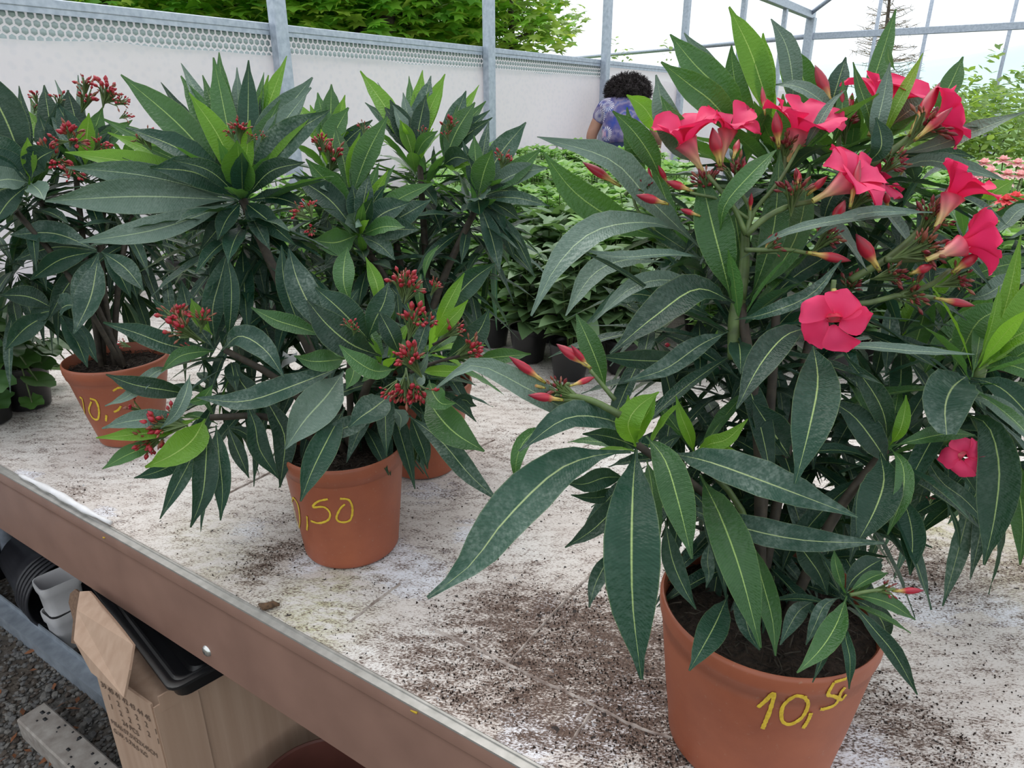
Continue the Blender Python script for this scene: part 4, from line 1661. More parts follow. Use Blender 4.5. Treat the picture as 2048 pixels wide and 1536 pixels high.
def fan(parent, bpx, bd, tips, arc=.10):
    """leaves from one shoot to given tips: (u, v, width px, kind, depth change[, bow px])"""
    for t in tips:
        u, v_, wpx, kd, dd = t[:5]
        bow = t[5] if len(t) > 5 else None
        wpx = wpx*1.22
        bu = bpx[0]+(u-bpx[0])*.04
        bv = bpx[1]+(v_-bpx[1])*.04
        mu, mv = (bu+u)/2, (bv+v_)/2
        L_ = math.hypot(u-bu, v_-bv)
        nx, ny = -(v_-bv)/L_, (u-bu)/L_
        if bow is None:
            bow = -L_*arc*(1 if nx*0+ny*1 > 0 else -1)*abs(ny)   # bow upwards
        mu += nx*bow
        mv += ny*bow
        leaf(parent, [(bu, bv), (mu, mv), (u, v_)], [bd, bd+dd*.55, bd+dd], wpx, kd, roll=random.uniform(-.35, .35), toward=random.uniform(.6, .9))


JOIN = {}


def joined(parent):
    if parent.name not in JOIN:
        JOIN[parent.name] = (MB(), parent)
    return JOIN[parent.name][0]


KORD = ['o', 'd', 'm', 'y', 'g']


def flush_joined():
    for g, parent in JOIN.values():
        tag(g.obj('inner_leaves', [M[KIND[k]] for k in KORD], parent), kind='stuff')


def whorl(parent, c, ax, n, L_, W_, kinds, th0=12, th1=100, droop=.25, seed=0, skip=None, inner=.55, join=False):
    rr = random.Random(seed)
    c = Vector(c)
    ax = Vector(ax).normalized()
    X = ax.orthogonal().normalized()
    Y = ax.cross(X)
    ph = rr.uniform(0, 6)
    for i in range(n):
        t = i/max(1, n-1)
        phi = ph+i*2.399
        r_ = X*math.cos(phi)+Y*math.sin(phi)
        th = R(th0+(th1-th0)*t**.8+rr.uniform(-9, 9))
        l = L_*(inner+(1-inner)*min(1, t*2.2))*rr.uniform(.85, 1.12)
        d0 = ax*math.cos(th)+r_*math.sin(th)
        st = c-ax*(t*L_*.28)+r_*.003
        dr = droop*(.3+t)*rr.uniform(.5, 1.4)
        if skip and skip(st+d0*l):
            continue
        pts = []
        for k in range(13):
            s = k/12
            pts.append(st+d0*l*s+(-UP*dr*.8+r_*.15*math.cos(th))*l*s*s)
        for q in pts:
            if q.z < BZ+.006:
                q.z = BZ+.006+rr.uniform(0, .002)

        def nf(s, T):
            return (-r_*math.cos(th)+ax*math.sin(th)+UP*.3*s)
        g = MB()
        kk = kinds[min(len(kinds)-1, int(t*len(kinds)))]
        if isinstance(kk, str) and len(kk) > 1:
            kk = rr.choice(kk)
        ji = join or NLEAF.get(parent.name, 0) >= 296
        if ji:
            g = joined(parent)
        f0 = len(g.f)
        leaf_pts(g, pts, W_*rr.uniform(.85, 1.15)*(.6+.4*min(1, t*2.5)), nf, .15, .07, rr.randrange(9999))
        if ji:
            for q in range(f0, len(g.f)):
                g.mi[q] = KORD.index(kk)
            continue
        g.obj('leaf', M[KIND[kk]], parent)
        NLEAF[parent.name] = NLEAF.get(parent.name, 0)+1


def stem(parent, pts3, r0, r1, mat='stem', name='stem', n=8):
    pts = bez(pts3, n)
    g = MB()
    g.tube(pts, [r0+(r1-r0)*i/n for i in range(n+1)], 9)
    return g.obj(name, M[mat], parent)


def stempx(parent, px, d, rpx0, rpx1, mat='stem', name='stem'):
    if not isinstance(d, (list, tuple)):
        d = [d]*len(px)
    elif len(d) == 2 and len(px) > 2:
        d = [d[0]+(d[1]-d[0])*i/(len(px)-1) for i in range(len(px))]
    dm = sum(d)/len(d)
    return stem(parent, [P(u, v_, q) for (u, v_), q in zip(px, d)], rpx0*dm/F, rpx1*dm/F, mat, name)


def bud_geo(g, a, b_, r, mi=0, n=9):
    prof = [(0.0, .30), (.12, .42), (.25, .45), (.38, .75), (.52, 1), (.66, .95), (.80, .68), (.92, .32), (1, .06)]
    d = (b_-a)
    L_ = d.length
    Z = d.normalized()
    X = Z.orthogonal().normalized()
    Y = Z.cross(X)
    g.lathe(a, [(r*q, L_*s) for s, q in prof], n, (X, Y, Z), mi, caps=(True, True))


def bud(parent, bpx, tpx, d, rpx=10, dd=0.0, mat='bud'):
    a, b_ = P(*bpx, d), P(*tpx, d+dd)
    g = MB()
    bud_geo(g, a, b_, rpx*d/F, n=12)
    o = g.obj('bud', M[mat], parent)
    # calyx
    g = MB()
    Z = (b_-a).normalized()
    X = Z.orthogonal().normalized()
    Y = Z.cross(X)
    L_ = (b_-a).length
    for k in range(5):
        t = 2*math.pi*k/5
        o_ = X*math.cos(t)+Y*math.sin(t)
        s_ = X*-math.sin(t)+Y*math.cos(t)
        r = rpx*d/F
        g.add([a+s_*r*.3-Z*r*.3, a-s_*r*.3-Z*r*.3, a+Z*L_*.2+o_*r*.75], [[0, 1, 2]])
    g.obj('calyx', M['brownbud'], o)
    return o


def cluster(parent, cpx, d, rpx, n, dirpx=(0, -1), seed=0, mats=('redbud', 'brownbud', 'stem'), spread=1.0, blen=.55):
    """a tight cyme of small buds on short stalks; one part, its larger buds are real spindles"""
    rr = random.Random(seed)
    c = P(*cpx, d)
    r = rpx*d/F*1.12
    n = int(n*1.7)
    tip = P(cpx[0]+dirpx[0]*50, cpx[1]+dirpx[1]*50, d-.01)
    ax = (tip-c).normalized()
    root = c-ax*r*1.1
    g = MB()
    for i in range(n):
        q = Vector((rr.gauss(0, 1), rr.gauss(0, 1), rr.gauss(0, 1))).normalized()
        dirn = (ax+q*spread*.9).normalized()
        e = c+dirn*r*rr.uniform(.25, 1.0)-ax*r*.2
        bl = r*blen*rr.uniform(.5, 1.1)
        red = rr.random() < .62
        bd = (dirn+q*.3).normalized()
        g.tube([root.lerp(c, rr.uniform(0, .6)), e-bd*bl*.2, e], r*.035+.0004, 5, False, 2)
        bud_geo(g, e, e+bd*bl, bl*((.26 if mats[0] == 'redbud' else .17) if red else .15), 0 if red else 1, 7)
    return g.obj('bud_cluster', [M[q] for q in mats], parent)


def flower(parent, cpx, d, rpx, axis, base=None, spin=0.0, openness=1.0, seed=0, mat='petal', missing=()):
    """five-petalled oleander flower: tube then pinwheel petals; axis = direction the flower faces (world)"""
    rr = random.Random(seed)
    c = P(*cpx, d)
    r = rpx*d/F
    Z = Vector(axis).normalized()
    X = Z.orthogonal().normalized()
    Y = Z.cross(X)
    X, Y = X*math.cos(spin)+Y*math.sin(spin), Y*math.cos(spin)-X*math.sin(spin)
    g = MB()
    b0 = P(*base, d+.005) if base else c-Z*r*1.1
    zz = (c-b0)
    Zt = zz.normalized()
    Xt = Zt.orthogonal().normalized()
    Yt = Zt.cross(Xt)
    Lt = zz.length
    g.lathe(b0, [(r*.07, 0), (r*.085, Lt*.35), (r*.15, Lt*.6), (r*.27, Lt*.9), (r*.33, Lt*1.02)], 14, (Xt, Yt, Zt))
    fl = g.obj('flower', M['tube'], parent)
    g = MB()
    for k in range(10):
        t = 2*math.pi*k/10
        o_ = X*math.cos(t)+Y*math.sin(t)
        s_ = Z.cross(o_)
        g.add([c+o_*r*.22+s_*r*.05-Z*r*.05, c+o_*r*.22-s_*r*.05-Z*r*.05, c+o_*r*.13+Z*r*(.16+.05*(k % 2))], [[0, 1, 2]])
    g.obj('corona', M['petal'], fl)
    for k in range(5):
        if k in missing:
            continue
        t = 2*math.pi*k/5+rr.uniform(-.1, .1)
        op = openness*rr.uniform(.65, 1.35)
        wk = rr.uniform(.9, 1.12)
        lk = rr.uniform(.88, 1.14)
        tw = rr.uniform(-.10, .22)
        vs, uvs, fs = [], [], []
        nL, nW = 8, 6
        for i in range(nL+1):
            s = i/nL
            wprof = [.34, .46, .66, .92, 1.16, 1.30, 1.26, .98, .38][i]*wk
            el = R(80)*(1-min(1, op*s*1.35+.1))         # starts along the tube then spreads
            for j in range(nW+1):
                e = j/nW*2-1
                a = t+.35*s*1.0                          # pinwheel twist
                o_ = X*math.cos(a)+Y*math.sin(a)
                s_ = Z.cross(o_)
                rad = r*(.18+.86*s*lk*math.cos(el*.85))
                hgt = r*(.0+.62*s*math.sin(el)+.28*math.sin(min(1, s*1.3)*1.57)*(1-op*.6))
                ruf = r*(.06*math.sin(e*4.2+s*4+k*1.7)*s+tw*e*s)
                cup = r*.16*(e*e)*(1-s*.4)
                recur = -r*.12*max(0, s-.72)*3*(op if op > .7 else 0)
                vs.append(c+o_*(rad-r*.10*e*e*s)+s_*(e*wprof*r*.42+r*.10*s)+Z*(hgt+ruf+cup+recur))
                uvs.append((j/nW, s))
        for i in range(nL):
            for j in range(nW):
                q = i*(nW+1)+j
                fs.append([q, q+1, q+nW+2, q+nW+1])
        g = MB()
        g.add(vs, fs, uvs)
        g.obj('petal', M[mat], fl)
    return fl


# ------------------------------------------------------------------ pots
def prof_r(rt, rb, h, z):
    tb = [(0, rb), (h*.35, rb+(rt-rb)*.35), (h*.78, rb+(rt-rb)*.78), (h*.84, rt-.0045), (h*.845, rt-.0030), (h-.022, rt-.0022), (h-.020, rt-.0008), (h-.016, rt), (h, rt)]
    for (z0, r0), (z1, r1) in zip(tb, tb[1:]):
        if z <= z1:
            return r0+(r1-r0)*max(0, z-z0)/(z1-z0)
    return rt


def cone_hit(c, rt, rb, h, u, v_, off=.0006):
    r = ray(u, v_)
    # march
    best = None
    lo = (Vector((c.x, c.y, 0))-Vector((CAM.x, CAM.y, 0))).length/Vector((r.x, r.y, 0)).length
    t0 = lo-rt*1.6
    for i in range(800):
        t = t0+i*rt*2.2/800
        p = CAM+r*t
        z = p.z-c.z
        rad = prof_r(rt, rb, h, z)+off
        if (Vector((p.x-c.x, p.y-c.y, 0))).length <= rad:
            return p
    return None


def potted(c, rt, rb, h, label, strokes, wpx, seed=0):
    """the whole potted oleander's root thing with pot, soil and the chalked price"""
    t = thing('potted_oleander', c, label, 'plant')
    g = MB()
    pr = [(.001, .008), (rb*.86, .008), (rb*.88, 0), (rb*.97, 0), (rb, .004), (rb+.0005, .012), (rb+(rt-rb)*.35, h*.35), (rb+(rt-rb)*.78, h*.78), (rt-.0045, h*.84), (rt-.0030, h*.845), (rt-.0022, h-.022), (rt-.0008, h-.020), (rt, h-.016),
          (rt+.0005, h-.004), (rt-.001, h), (rt-.003, h+.0005), (rt-.005, h-.002), (rt-.0055, h-.03), (rt-.008, h-.04)]
    g.lathe(c, pr, 64)
    pot = edge_split(g.obj('pot', M['terra'], t), 60)
    g = MB()
    rr = random.Random(seed)
    vs = [c+UP*(h-.022)]
    fs = []
    nr, na_ = 9, 40
    for i in range(1, nr+1):
        for k in range(na_):
            a = 2*math.pi*k/na_
            q = (rt-.006)*i/nr
            vs.append(c+Vector((q*math.cos(a), q*math.sin(a), h-.024+rr.uniform(-.003, .004)+.004*(1-i/nr))))
    for k in range(na_):
        fs.append([0, 1+k, 1+(k+1) % na_])
    for i in range(nr-1):
        for k in range(na_):
            fs.append([1+i*na_+k, 1+(i+1)*na_+k, 1+(i+1)*na_+(k+1) % na_, 1+i*na_+(k+1) % na_])
    g.add(vs, fs)
    soil = g.obj('soil', M['soil'], t)
    g = MB()
    for i in range(420):
        a, q = rr.uniform(0, 6.28), (rt-.01)*math.sqrt(rr.random())
        p = c+Vector((q*math.cos(a), q*math.sin(a), h-.019+rr.uniform(0, .004)))
        b_ = rr.uniform(0, 6.28)
        l = rr.uniform(.003, .010)
        dv = Vector((math.cos(b_)*l, math.sin(b_)*l, rr.uniform(-.002, .004)))
        g.tube([p-dv, p+UP*.001, p+dv], rr.uniform(.0004, .0011), 4, False, 0 if rr.random() < .7 else 1)
    tag(g.obj('bark_fibres', [M['soil'], M['woody']], soil), kind='stuff')
    for st in strokes:
        pts = []
        pb = bez([Vector((u, v_, 0)) for u, v_ in st], max(10, 6*len(st)))
        for q in pb:
            p = cone_hit(c, rt, rb, h, q.x, q.y)
            if p is not None:
                pts.append(p)
        if len(pts) < 3:
            continue
        g = MB()
        vs, fs = [], []
        for i, p in enumerate(pts):
            T = (pts[min(i+1, len(pts)-1)]-pts[max(i-1, 0)]).normalized()
            nn = Vector((p.x-c.x, p.y-c.y, 0)).normalized()
            S = T.cross(nn).normalized()
            dd = (p-CAM).length
            ww = wpx*dd/F*.5*rr.uniform(.8, 1.15)
            for e in (-1, 0, 1):
                q = p+S*ww*e+nn*(.0004+.0004*(1-abs(e)))
                vs.append(q)
        for i in range(len(pts)-1):
            for k in range(2):
                q = i*3+k
                fs.append([q, q+1, q+4, q+3])
        g.add(vs, fs)
        g.obj('price_mark', M['chalk'], pot)
    return t
# ================================================================== plant 1: flowering oleander, front right
HP = .190


def potbase(u, v_, drop=None):
    r = ray(u, v_)
    t = (BZ+HP-CAM.z)/r.z
    p = CAM+r*t
    return Vector((p.x, p.y, BZ+.003)), t


c1, t1 = potbase(1537, 1205)
D1 = t1
print('pot1', c1, t1)
S1 = [[(1516, 1414), (1530, 1402), (1548, 1386), (1540, 1420), (1525, 1457)], [(1612, 1395), (1590, 1392), (1566, 1412), (1564, 1440), (1580, 1448), (1604, 1434), (1616, 1408), (1607, 1392)], [(1622, 1425), (1616, 1440), (1606, 1456)],
      [(1692, 1357), (1668, 1364)], [(1668, 1364), (1656, 1388), (1668, 1392), (1676, 1398), (1668, 1410), (1650, 1417), (1640, 1418)], [(1690, 1374), (1682, 1384), (1678, 1396), (1684, 1398), (1692, 1388)]]
p1 = potted(c1, .115, .092, HP, 'tall oleander with crimson pink flowers in the nearest terracotta pot', S1, 7, 1)
h1 = HP


def mid3(c, a, b_, k):
    return c+UP*(BZ)


top1 = c1+UP*(HP-.02)
# stems
for (tp, ddp, r0, r1_, mt) in (((1480, 600), 0.02, .009, .0065, 'woody'), ((1275, 890), -.05, .007, .005, 'woody'), ((1770, 900), .02, .008, .006, 'woody'), ((1660, 480), .14, .008, .005, 'woody'), ((1560, 330), .12, .008, .005, 'woody'), ((1400, 920), .0, .006, .004, 'stem')):
    e = P(tp[0], tp[1], D1+ddp)
    b0 = top1+Vector((random.uniform(-.02, .02), random.uniform(-.02, .02), 0))
    m_ = b0.lerp(e, .55)+UP*.02+(Vector((b0.x, b0.y, 0))-Vector((e.x, e.y, 0)))*.12
    stem(p1, [b0, m_, e], r0*.75, r1_*.8, mt)
stempx(p1, [(1468, 720), (1470, 640), (1478, 600)], D1+.02, 13, 14, 'stem')
stempx(p1, [(1478, 600), (1488, 540), (1490, 460)], D1+.02, 13, 8, 'stem')
# big leaves in front, each followed through the photograph
a = D1
LV = [
    ([(1262, 903), (1190, 912), (1110, 945), (1010, 1040), (940, 1130), (855, 1196)], [a-.06, a-.08, a-.11, a-.14, a-.15, a-.16], 96, 'd', .5),
    ([(1273, 893), (1266, 980), (1263, 1100), (1266, 1220), (1283, 1360)], [a-.05, a-.10, a-.14, a-.15, a-.155], 107, 'o', .85),
    ([(1292, 872), (1330, 920), (1358, 1010), (1384, 1118)], [a-.06, a-.10, a-.12, a-.13], 66, 'm', .8),
    ([(1340, 907), (1420, 925), (1560, 975), (1716, 1034)], [a-.04, a-.10, a-.13, a-.15], 76, 'd', .6),
    ([(1400, 950), (1440, 1030), (1480, 1140), (1521, 1296)], [a-.03, a-.09, a-.12, a-.14], 76, 'm', .8),
    ([(1502, 1080), (1524, 1160), (1545, 1240), (1551, 1312)], [a-.04, a-.08, a-.10, a-.11], 44, 'm', .8),
    ([(1456, 1190), (1432, 1245), (1405, 1295), (1378, 1342)], [a-.05, a-.09, a-.12, a-.14], 56, 'o', .8),
    ([(1330, 1040), (1345, 1120), (1370, 1180), (1392, 1218)], [a-.06, a-.10, a-.12, a-.12], 40, 'o', .8),
    ([(1345, 1000), (1450, 1045), (1600, 1080), (1768, 1086)], [a-.03, a-.08, a-.10, a-.12], 56, 'd', .6),
    ([(1625, 682), (1636, 760), (1620, 850), (1590, 968)], [a-.06, a-.11, a-.14, a-.16], 84, 'o', .8),
    ([(1620, 655), (1570, 672), (1520, 730), (1473, 818)], [a-.06, a-.09, a-.12, a-.14], 62, 'o', .8),
    ([(1628, 697), (1720, 693), (1830, 702), (1950, 709)], [a-.05, a-.07, a-.08, a-.09], 26, 'g', .35),
    ([(1775, 890), (1768, 830), (1740, 775), (1690, 712)], [a-.02, a-.05, a-.07, a-.08], 46, 'o', .8),
    ([(1580, 915), (1556, 880), (1530, 840), (1504, 800)], [a+.0, a-.02, a-.03, a-.03], 66, 'o', .8),
    ([(1779, 932), (1745, 880), (1705, 830), (1655, 798)], [a-.02, a-.04, a-.04, a-.04], 56, 'o', .8),
    ([(1760, 905), (1768, 960), (1750, 1020), (1712, 1090)], [a-.05, a-.08, a-.10, a-.11], 76, 'o', .8),
    ([(1780, 895), (1805, 930), (1805, 990), (1775, 1070)], [a-.05, a-.08, a-.10, a-.10], 34, 'm', .6),
    ([(1468, 607), (1395, 578), (1310, 632), (1220, 708)], [a+.0, a-.05, a-.09, a-.11], 74, 'o', .75),
    ([(1362, 462), (1290, 444), (1190, 462), (1115, 530), (1062, 632)], [a+.02, a-.02, a-.07, a-.10, a-.12], 60, 'g', .6),
    ([(1462, 598), (1443, 520), (1425, 450), (1400, 345)], [a+.0, a-.02, a-.02, a-.01], 72, 'm', .9),
    ([(1418, 518), (1340, 508), (1240, 514), (1148, 498)], [a+.0, a-.04, a-.07, a-.09], 30, 'g', .5),
    ([(1405, 500), (1300, 400), (1220, 320), (1074, 274)], [a+.05, a+.02, a-.01, a-.03], 62, 'g', .6),
    ([(1330, 480), (1240, 445), (1150, 385), (1086, 304)], [a+.06, a+.05, a+.04, a+.03], 62, 'm', .8),
    ([(1330, 525), (1250, 520), (1185, 550), (1131, 632)], [a+.05, a+.03, a+.01, a-.01], 50, 'g', .6),
    ([(1400, 716), (1330, 722), (1260, 720), (1190, 712)], [a+.0, a-.03, a-.05, a-.06], 42, 'o', .8),
    ([(1456, 664), (1400, 690), (1330, 738), (1248, 764)], [a-.02, a-.06, a-.09, a-.11], 46, 'd', .7),
    ([(1213, 782), (1196, 730), (1176, 680), (1152, 627)], [a-.05, a-.06, a-.06, a-.05], 44, 'm', .8),
    ([(1240, 842), (1160, 832), (1060, 780), (950, 730), (873, 776)], [a-.05, a-.09, a-.12, a-.14, a-.15], 52, 'g', .6),
    ([(1278, 868), (1210, 838), (1130, 838), (1038, 902)], [a-.06, a-.10, a-.13, a-.15], 62, 'd', .65),
    ([(1105, 852), (1058, 872), (1034, 915), (1032, 970)], [a-.07, a-.09, a-.10, a-.10], 30, 'm', .5),
    ([(1250, 955), (1210, 955), (1170, 968), (1132, 966)], [a+.0, a-.02, a-.03, a-.04], 42, 'o', .8),
    ([(1290, 990), (1240, 990), (1180, 996), (1142, 990)], [a+.02, a-.0, a-.02, a-.03], 30, 'o', .7),
    ([(1290, 985), (1240, 1010), (1185, 1060), (1130, 1095)], [a+.0, a-.03, a-.05, a-.06], 44, 'o', .8),
    ([(1230, 1100), (1210, 1130), (1190, 1170), (1178, 1215)], [a-.02, a-.04, a-.06, a-.07], 34, 'd', .8),
    ([(1285, 900), (1240, 880), (1200, 870), (1165, 868)], [a+.0, a-.02, a-.04, a-.04], 40, 'o', .8),
    ([(1445, 600), (1350, 562), (1265, 575), (1185, 645)], [a+.04, a+.0, a-.03, a-.04], 44, 'g', .55),
    ([(1440, 640), (1350, 605), (1250, 590), (1165, 655)], [a+.06, a+.03, a+.01, a+.0], 40, 'd', .6),
    ([(1360, 630), (1290, 575), (1220, 530), (1148, 497)], [a+.0, a-.03, a-.05, a-.06], 15, 'o', .4),
    ([(1430, 540), (1340, 480), (1270, 440), (1160, 420)], [a+.09, a+.07, a+.06, a+.05], 36, 'd', .6),
    # bright young leaves of the lower left shoot
    ([(1272, 893), (1256, 850), (1275, 815), (1318, 784)], [a-.07, a-.10, a-.10, a-.10], 50, 'y', .9),
    ([(1268, 893), (1280, 850), (1296, 825), (1312, 790)], [a-.07, a-.09, a-.10, a-.10], 34, 'y', .7),
    ([(1268, 860), (1262, 830), (1258, 810), (1256, 790)], [a-.05, a-.06, a-.06, a-.06], 22, 'y', .7),
    ([(1388, 905), (1378, 870), (1362, 830), (1352, 792)], [a-.03, a-.05, a-.06, a-.06], 26, 'y', .8),
    ([(1392, 902), (1420, 888), (1455, 878), (1496, 838)], [a-.03, a-.06, a-.07, a-.08], 32, 'y', .7),
    ([(1392, 908), (1430, 902), (1470, 915), (1512, 950)], [a-.03, a-.06, a-.08, a-.09], 28, 'y', .8),
    ([(1780, 890), (1800, 860), (1810, 820), (1812, 790)], [a-.03, a-.05, a-.05, a-.05], 26, 'y', .7),
    ([(1780, 893), (1830, 880), (1890, 868), (1950, 870)], [a-.03, a-.04, a-.03, a-.02], 36, 'm', .6),
    # small shoot over the rim
    ([(1694, 1192), (1672, 1250), (1640, 1300), (1594, 1346)], [a-.12, a-.15, a-.17, a-.18], 46, 'm', .85),
    ([(1700, 1190), (1740, 1195), (1785, 1210), (1831, 1240)], [a-.12, a-.13, a-.13, a-.13], 30, 'm', .7),
    ([(1698, 1198), (1745, 1255), (1790, 1310), (1835, 1390)], [a-.12, a-.14, a-.14, a-.14], 34, 'o', .75),
    ([(1695, 1186), (1725, 1165), (1750, 1152), (1776, 1146)], [a-.12, a-.12, a-.11, a-.10], 24, 'm', .7),
    ([(1690, 1190), (1705, 1160), (1735, 1135), (1765, 1118)], [a-.11, a-.10, a-.09, a-.07], 44, 'o', .8),
    ([(1700, 1195), (1740, 1215), (1765, 1245), (1775, 1282)], [a-.10, a-.10, a-.09, a-.08], 40, 'o', .8),
    ([(1685, 1235), (1692, 1280), (1700, 1320), (1698, 1378)], [a-.13, a-.15, a-.16, a-.16], 22, 'o', .7),
    ([(1690, 1190), (1680, 1160), (1672, 1130), (1668, 1100)], [a-.11, a-.10, a-.10, a-.09], 22, 'm', .7),
    ([(1680, 1195), (1650, 1210), (1630, 1250), (1612, 1290)], [a-.10, a-.11, a-.12, a-.12], 26, 'd', .7),
    ([(1630, 1200), (1600, 1220), (1580, 1250), (1560, 1290)], [a-.06, a-.08, a-.10, a-.11], 34, 'd', .7),
    ([(1660, 1270), (1650, 1300), (1640, 1330), (1625, 1365)], [a-.10, a-.13, a-.15, a-.155], 18, 'o', .7),
    ([(1500, 1170), (1490, 1220), (1500, 1270), (1520, 1300)], [a-.0, a-.05, a-.08, a-.10], 44, 'd', .7),
    ([(1590, 1080), (1620, 1120), (1640, 1150), (1655, 1190)], [a-.02, a-.05, a-.06, a-.07], 44, 'o', .8),
    ([(1420, 1080), (1415, 1120), (1418, 1150), (1412, 1175)], [a-.02, a-.04, a-.06, a-.06], 26, 'd', .8),
    ([(1800, 980), (1820, 1040), (1825, 1090), (1820, 1150)], [a+.02, a+.0, a-.01, a-.02], 46, 'o', .8),
    # upright leaves at the top
    ([(1560, 262), (1530, 190), (1500, 100), (1458, 14)], [a+.10, a+.08, a+.08, a+.09], 54, 'y', .85),
    ([(1500, 262), (1450, 190), (1390, 130), (1340, 68)], [a+.10, a+.07, a+.07, a+.08], 62, 'm', .85),
    ([(1540, 250), (1532, 190), (1528, 130), (1526, 66)], [a+.10, a+.08, a+.08, a+.08], 40, 'y', .9),
    ([(1585, 240), (1585, 160), (1572, 90), (1542, 38)], [a+.10, a+.08, a+.08, a+.09], 42, 'g', .6),
    ([(1580, 215), (1580, 160), (1570, 120), (1560, 95)], [a+.12, a+.11, a+.11, a+.11], 30, 'y', .8),
    ([(1640, 240), (1615, 180), (1595, 130), (1575, 90)], [a+.14, a+.13, a+.13, a+.13], 50, 'm', .9),
    ([(1490, 290), (1430, 210), (1380, 170), (1322, 124)], [a+.08, a+.05, a+.05, a+.05], 58, 'm', .85),
    ([(1530, 290), (1480, 200), (1465, 130), (1463, 90)], [a+.12, a+.11, a+.11, a+.11], 44, 'm', .85),
    ([(1470, 200), (1430, 150), (1400, 110), (1368, 66)], [a+.10, a+.08, a+.08, a+.08], 34, 'g', .6),
    ([(1730, 250), (1745, 170), (1770, 90), (1792, 18)], [a+.15, a+.13, a+.13, a+.13], 34, 'm', .8),
    ([(1700, 260), (1725, 215), (1755, 165), (1775, 135)], [a+.15, a+.13, a+.13, a+.13], 36, 'm', .8),
    ([(1665, 260), (1664, 210), (1676, 165), (1692, 114)], [a+.14, a+.12, a+.12, a+.13], 40, 'o', .85),
    ([(1752, 300), (1738, 230), (1718, 170), (1706, 124)], [a+.06, a+.04, a+.04, a+.04], 24, 'm', .6),
    ([(1752, 310), (1755, 250), (1768, 190), (1780, 125)], [a+.06, a+.03, a+.03, a+.03], 34, 'g', .8),
    ([(1755, 305), (1780, 240), (1815, 170), (1846, 106)], [a+.06, a+.03, a+.03, a+.03], 24, 'y', .6),
    ([(1870, 240), (1885, 200), (1905, 160), (1926, 113)], [a+.10, a+.08, a+.08, a+.08], 38, 'm', .85),
    ([(1790, 140), (1778, 120), (1776, 105), (1776, 92)], [a+.10, a+.10, a+.10, a+.10], 14, 'm', .8),
    ([(1395, 330), (1360, 290), (1330, 230), (1312, 150)], [a+.06, a+.03, a+.02, a+.02], 52, 'g', .8),
    ([(1400, 300), (1370, 270), (1345, 240), (1322, 192)], [a+.05, a+.02, a+.01, a+.01], 38, 'm', .8),
    ([(1322, 270), (1305, 240), (1285, 212), (1253, 190)], [a+.07, a+.05, a+.05, a+.05], 40, 'y', .85),
    ([(1325, 365), (1300, 310), (1265, 260), (1225, 222)], [a+.04, a+.02, a+.01, a+.01], 46, 'm', .85),
    ([(1300, 380), (1275, 330), (1262, 270), (1254, 214)], [a+.05, a+.03, a+.03, a+.03], 34, 'm', .85),
    ([(1330, 345), (1295, 320), (1260, 310), (1228, 312)], [a+.05, a+.03, a+.02, a+.01], 26, 'm', .7),
    ([(1540, 170), (1590, 172), (1640, 200), (1680, 245)], [a+.08, a+.06, a+.06, a+.08], 34, 'g', .5),
    ([(1600, 310), (1630, 260), (1660, 210), (1690, 180)], [a+.03, a+.0, a+.0, a+.0], 20, 'g', .6),
    ([(1660, 300), (1680, 250), (1685, 200), (1686, 158)], [a+.07, a+.05, a+.05, a+.05], 24, 'm', .7),
    ([(1790, 310), (1870, 292), (1950, 262), (2050, 224)], [a+.06, a+.05, a+.03, a+.0], 42, 'g', .55),
    ([(1760, 280), (1800, 235), (1850, 205), (1890, 200)], [a+.12, a+.10, a+.10, a+.10], 46, 'g', .7),
    ([(1760, 352), (1850, 322), (1930, 338), (2010, 360)], [a+.07, a+.05, a+.03, a+.01], 40, 'g', .5),
    ([(1780, 310), (1850, 312), (1910, 306), (1950, 316)], [a+.09, a+.08, a+.08, a+.08], 24, 'o', .7),
    ([(1480, 520), (1560, 470), (1680, 440), (1820, 430)], [a+.0, a-.04, a-.06, a-.05], 22, 'g', .5),
    ([(1600, 500), (1660, 452), (1740, 425), (1865, 425)], [a-.02, a-.05, a-.06, a-.06], 26, 'g', .5),
    ([(1470, 640), (1530, 628), (1620, 590), (1683, 520)], [a-.0, a-.05, a-.08, a-.09], 34, 'd', .6),
    ([(1500, 600), (1530, 520), (1550, 440), (1560, 300)], [a+.02, a+.0, a+.0, a+.01], 52, 'm', .85),
    ([(1490, 600), (1560, 530), (1600, 450), (1620, 330)], [a+.02, a+.01, a+.02, a+.03], 46, 'm', .85),
    ([(1480, 590), (1480, 500), (1470, 420), (1476, 340)], [a+.03, a+.03, a+.03, a+.04], 44, 'm', .85),
    ([(1440, 470), (1450, 410), (1500, 350), (1552, 300)], [a-.02, a-.04, a-.04, a-.02], 40, 'm', .85),
    ([(1380, 480), (1350, 440), (1315, 350), (1300, 290)], [a+.05, a+.05, a+.06, a+.06], 24, 'm', .7),
    ([(1640, 470), (1660, 400), (1700, 350), (1745, 300)], [a+.05, a+.03, a+.03, a+.04], 40, 'o', .85),
    ([(1730, 330), (1760, 300), (1762, 270), (1752, 235)], [a+.02, a+.0, a+.0, a+.0], 40, 'o', .8),
    ([(1500, 640), (1580, 560), (1640, 520), (1700, 480)], [a+.04, a+.03, a+.04, a+.05], 44, 'o', .7),
    ([(1560, 330), (1580, 380), (1560, 430), (1530, 480)], [a+.06, a+.05, a+.05, a+.05], 40, 'o', .7),
]
for q in LV:
    px, dd, wp, kd, tw = q
    leaf(p1, px, dd, wp, kd, toward=tw, roll=random.uniform(-.15, .15))
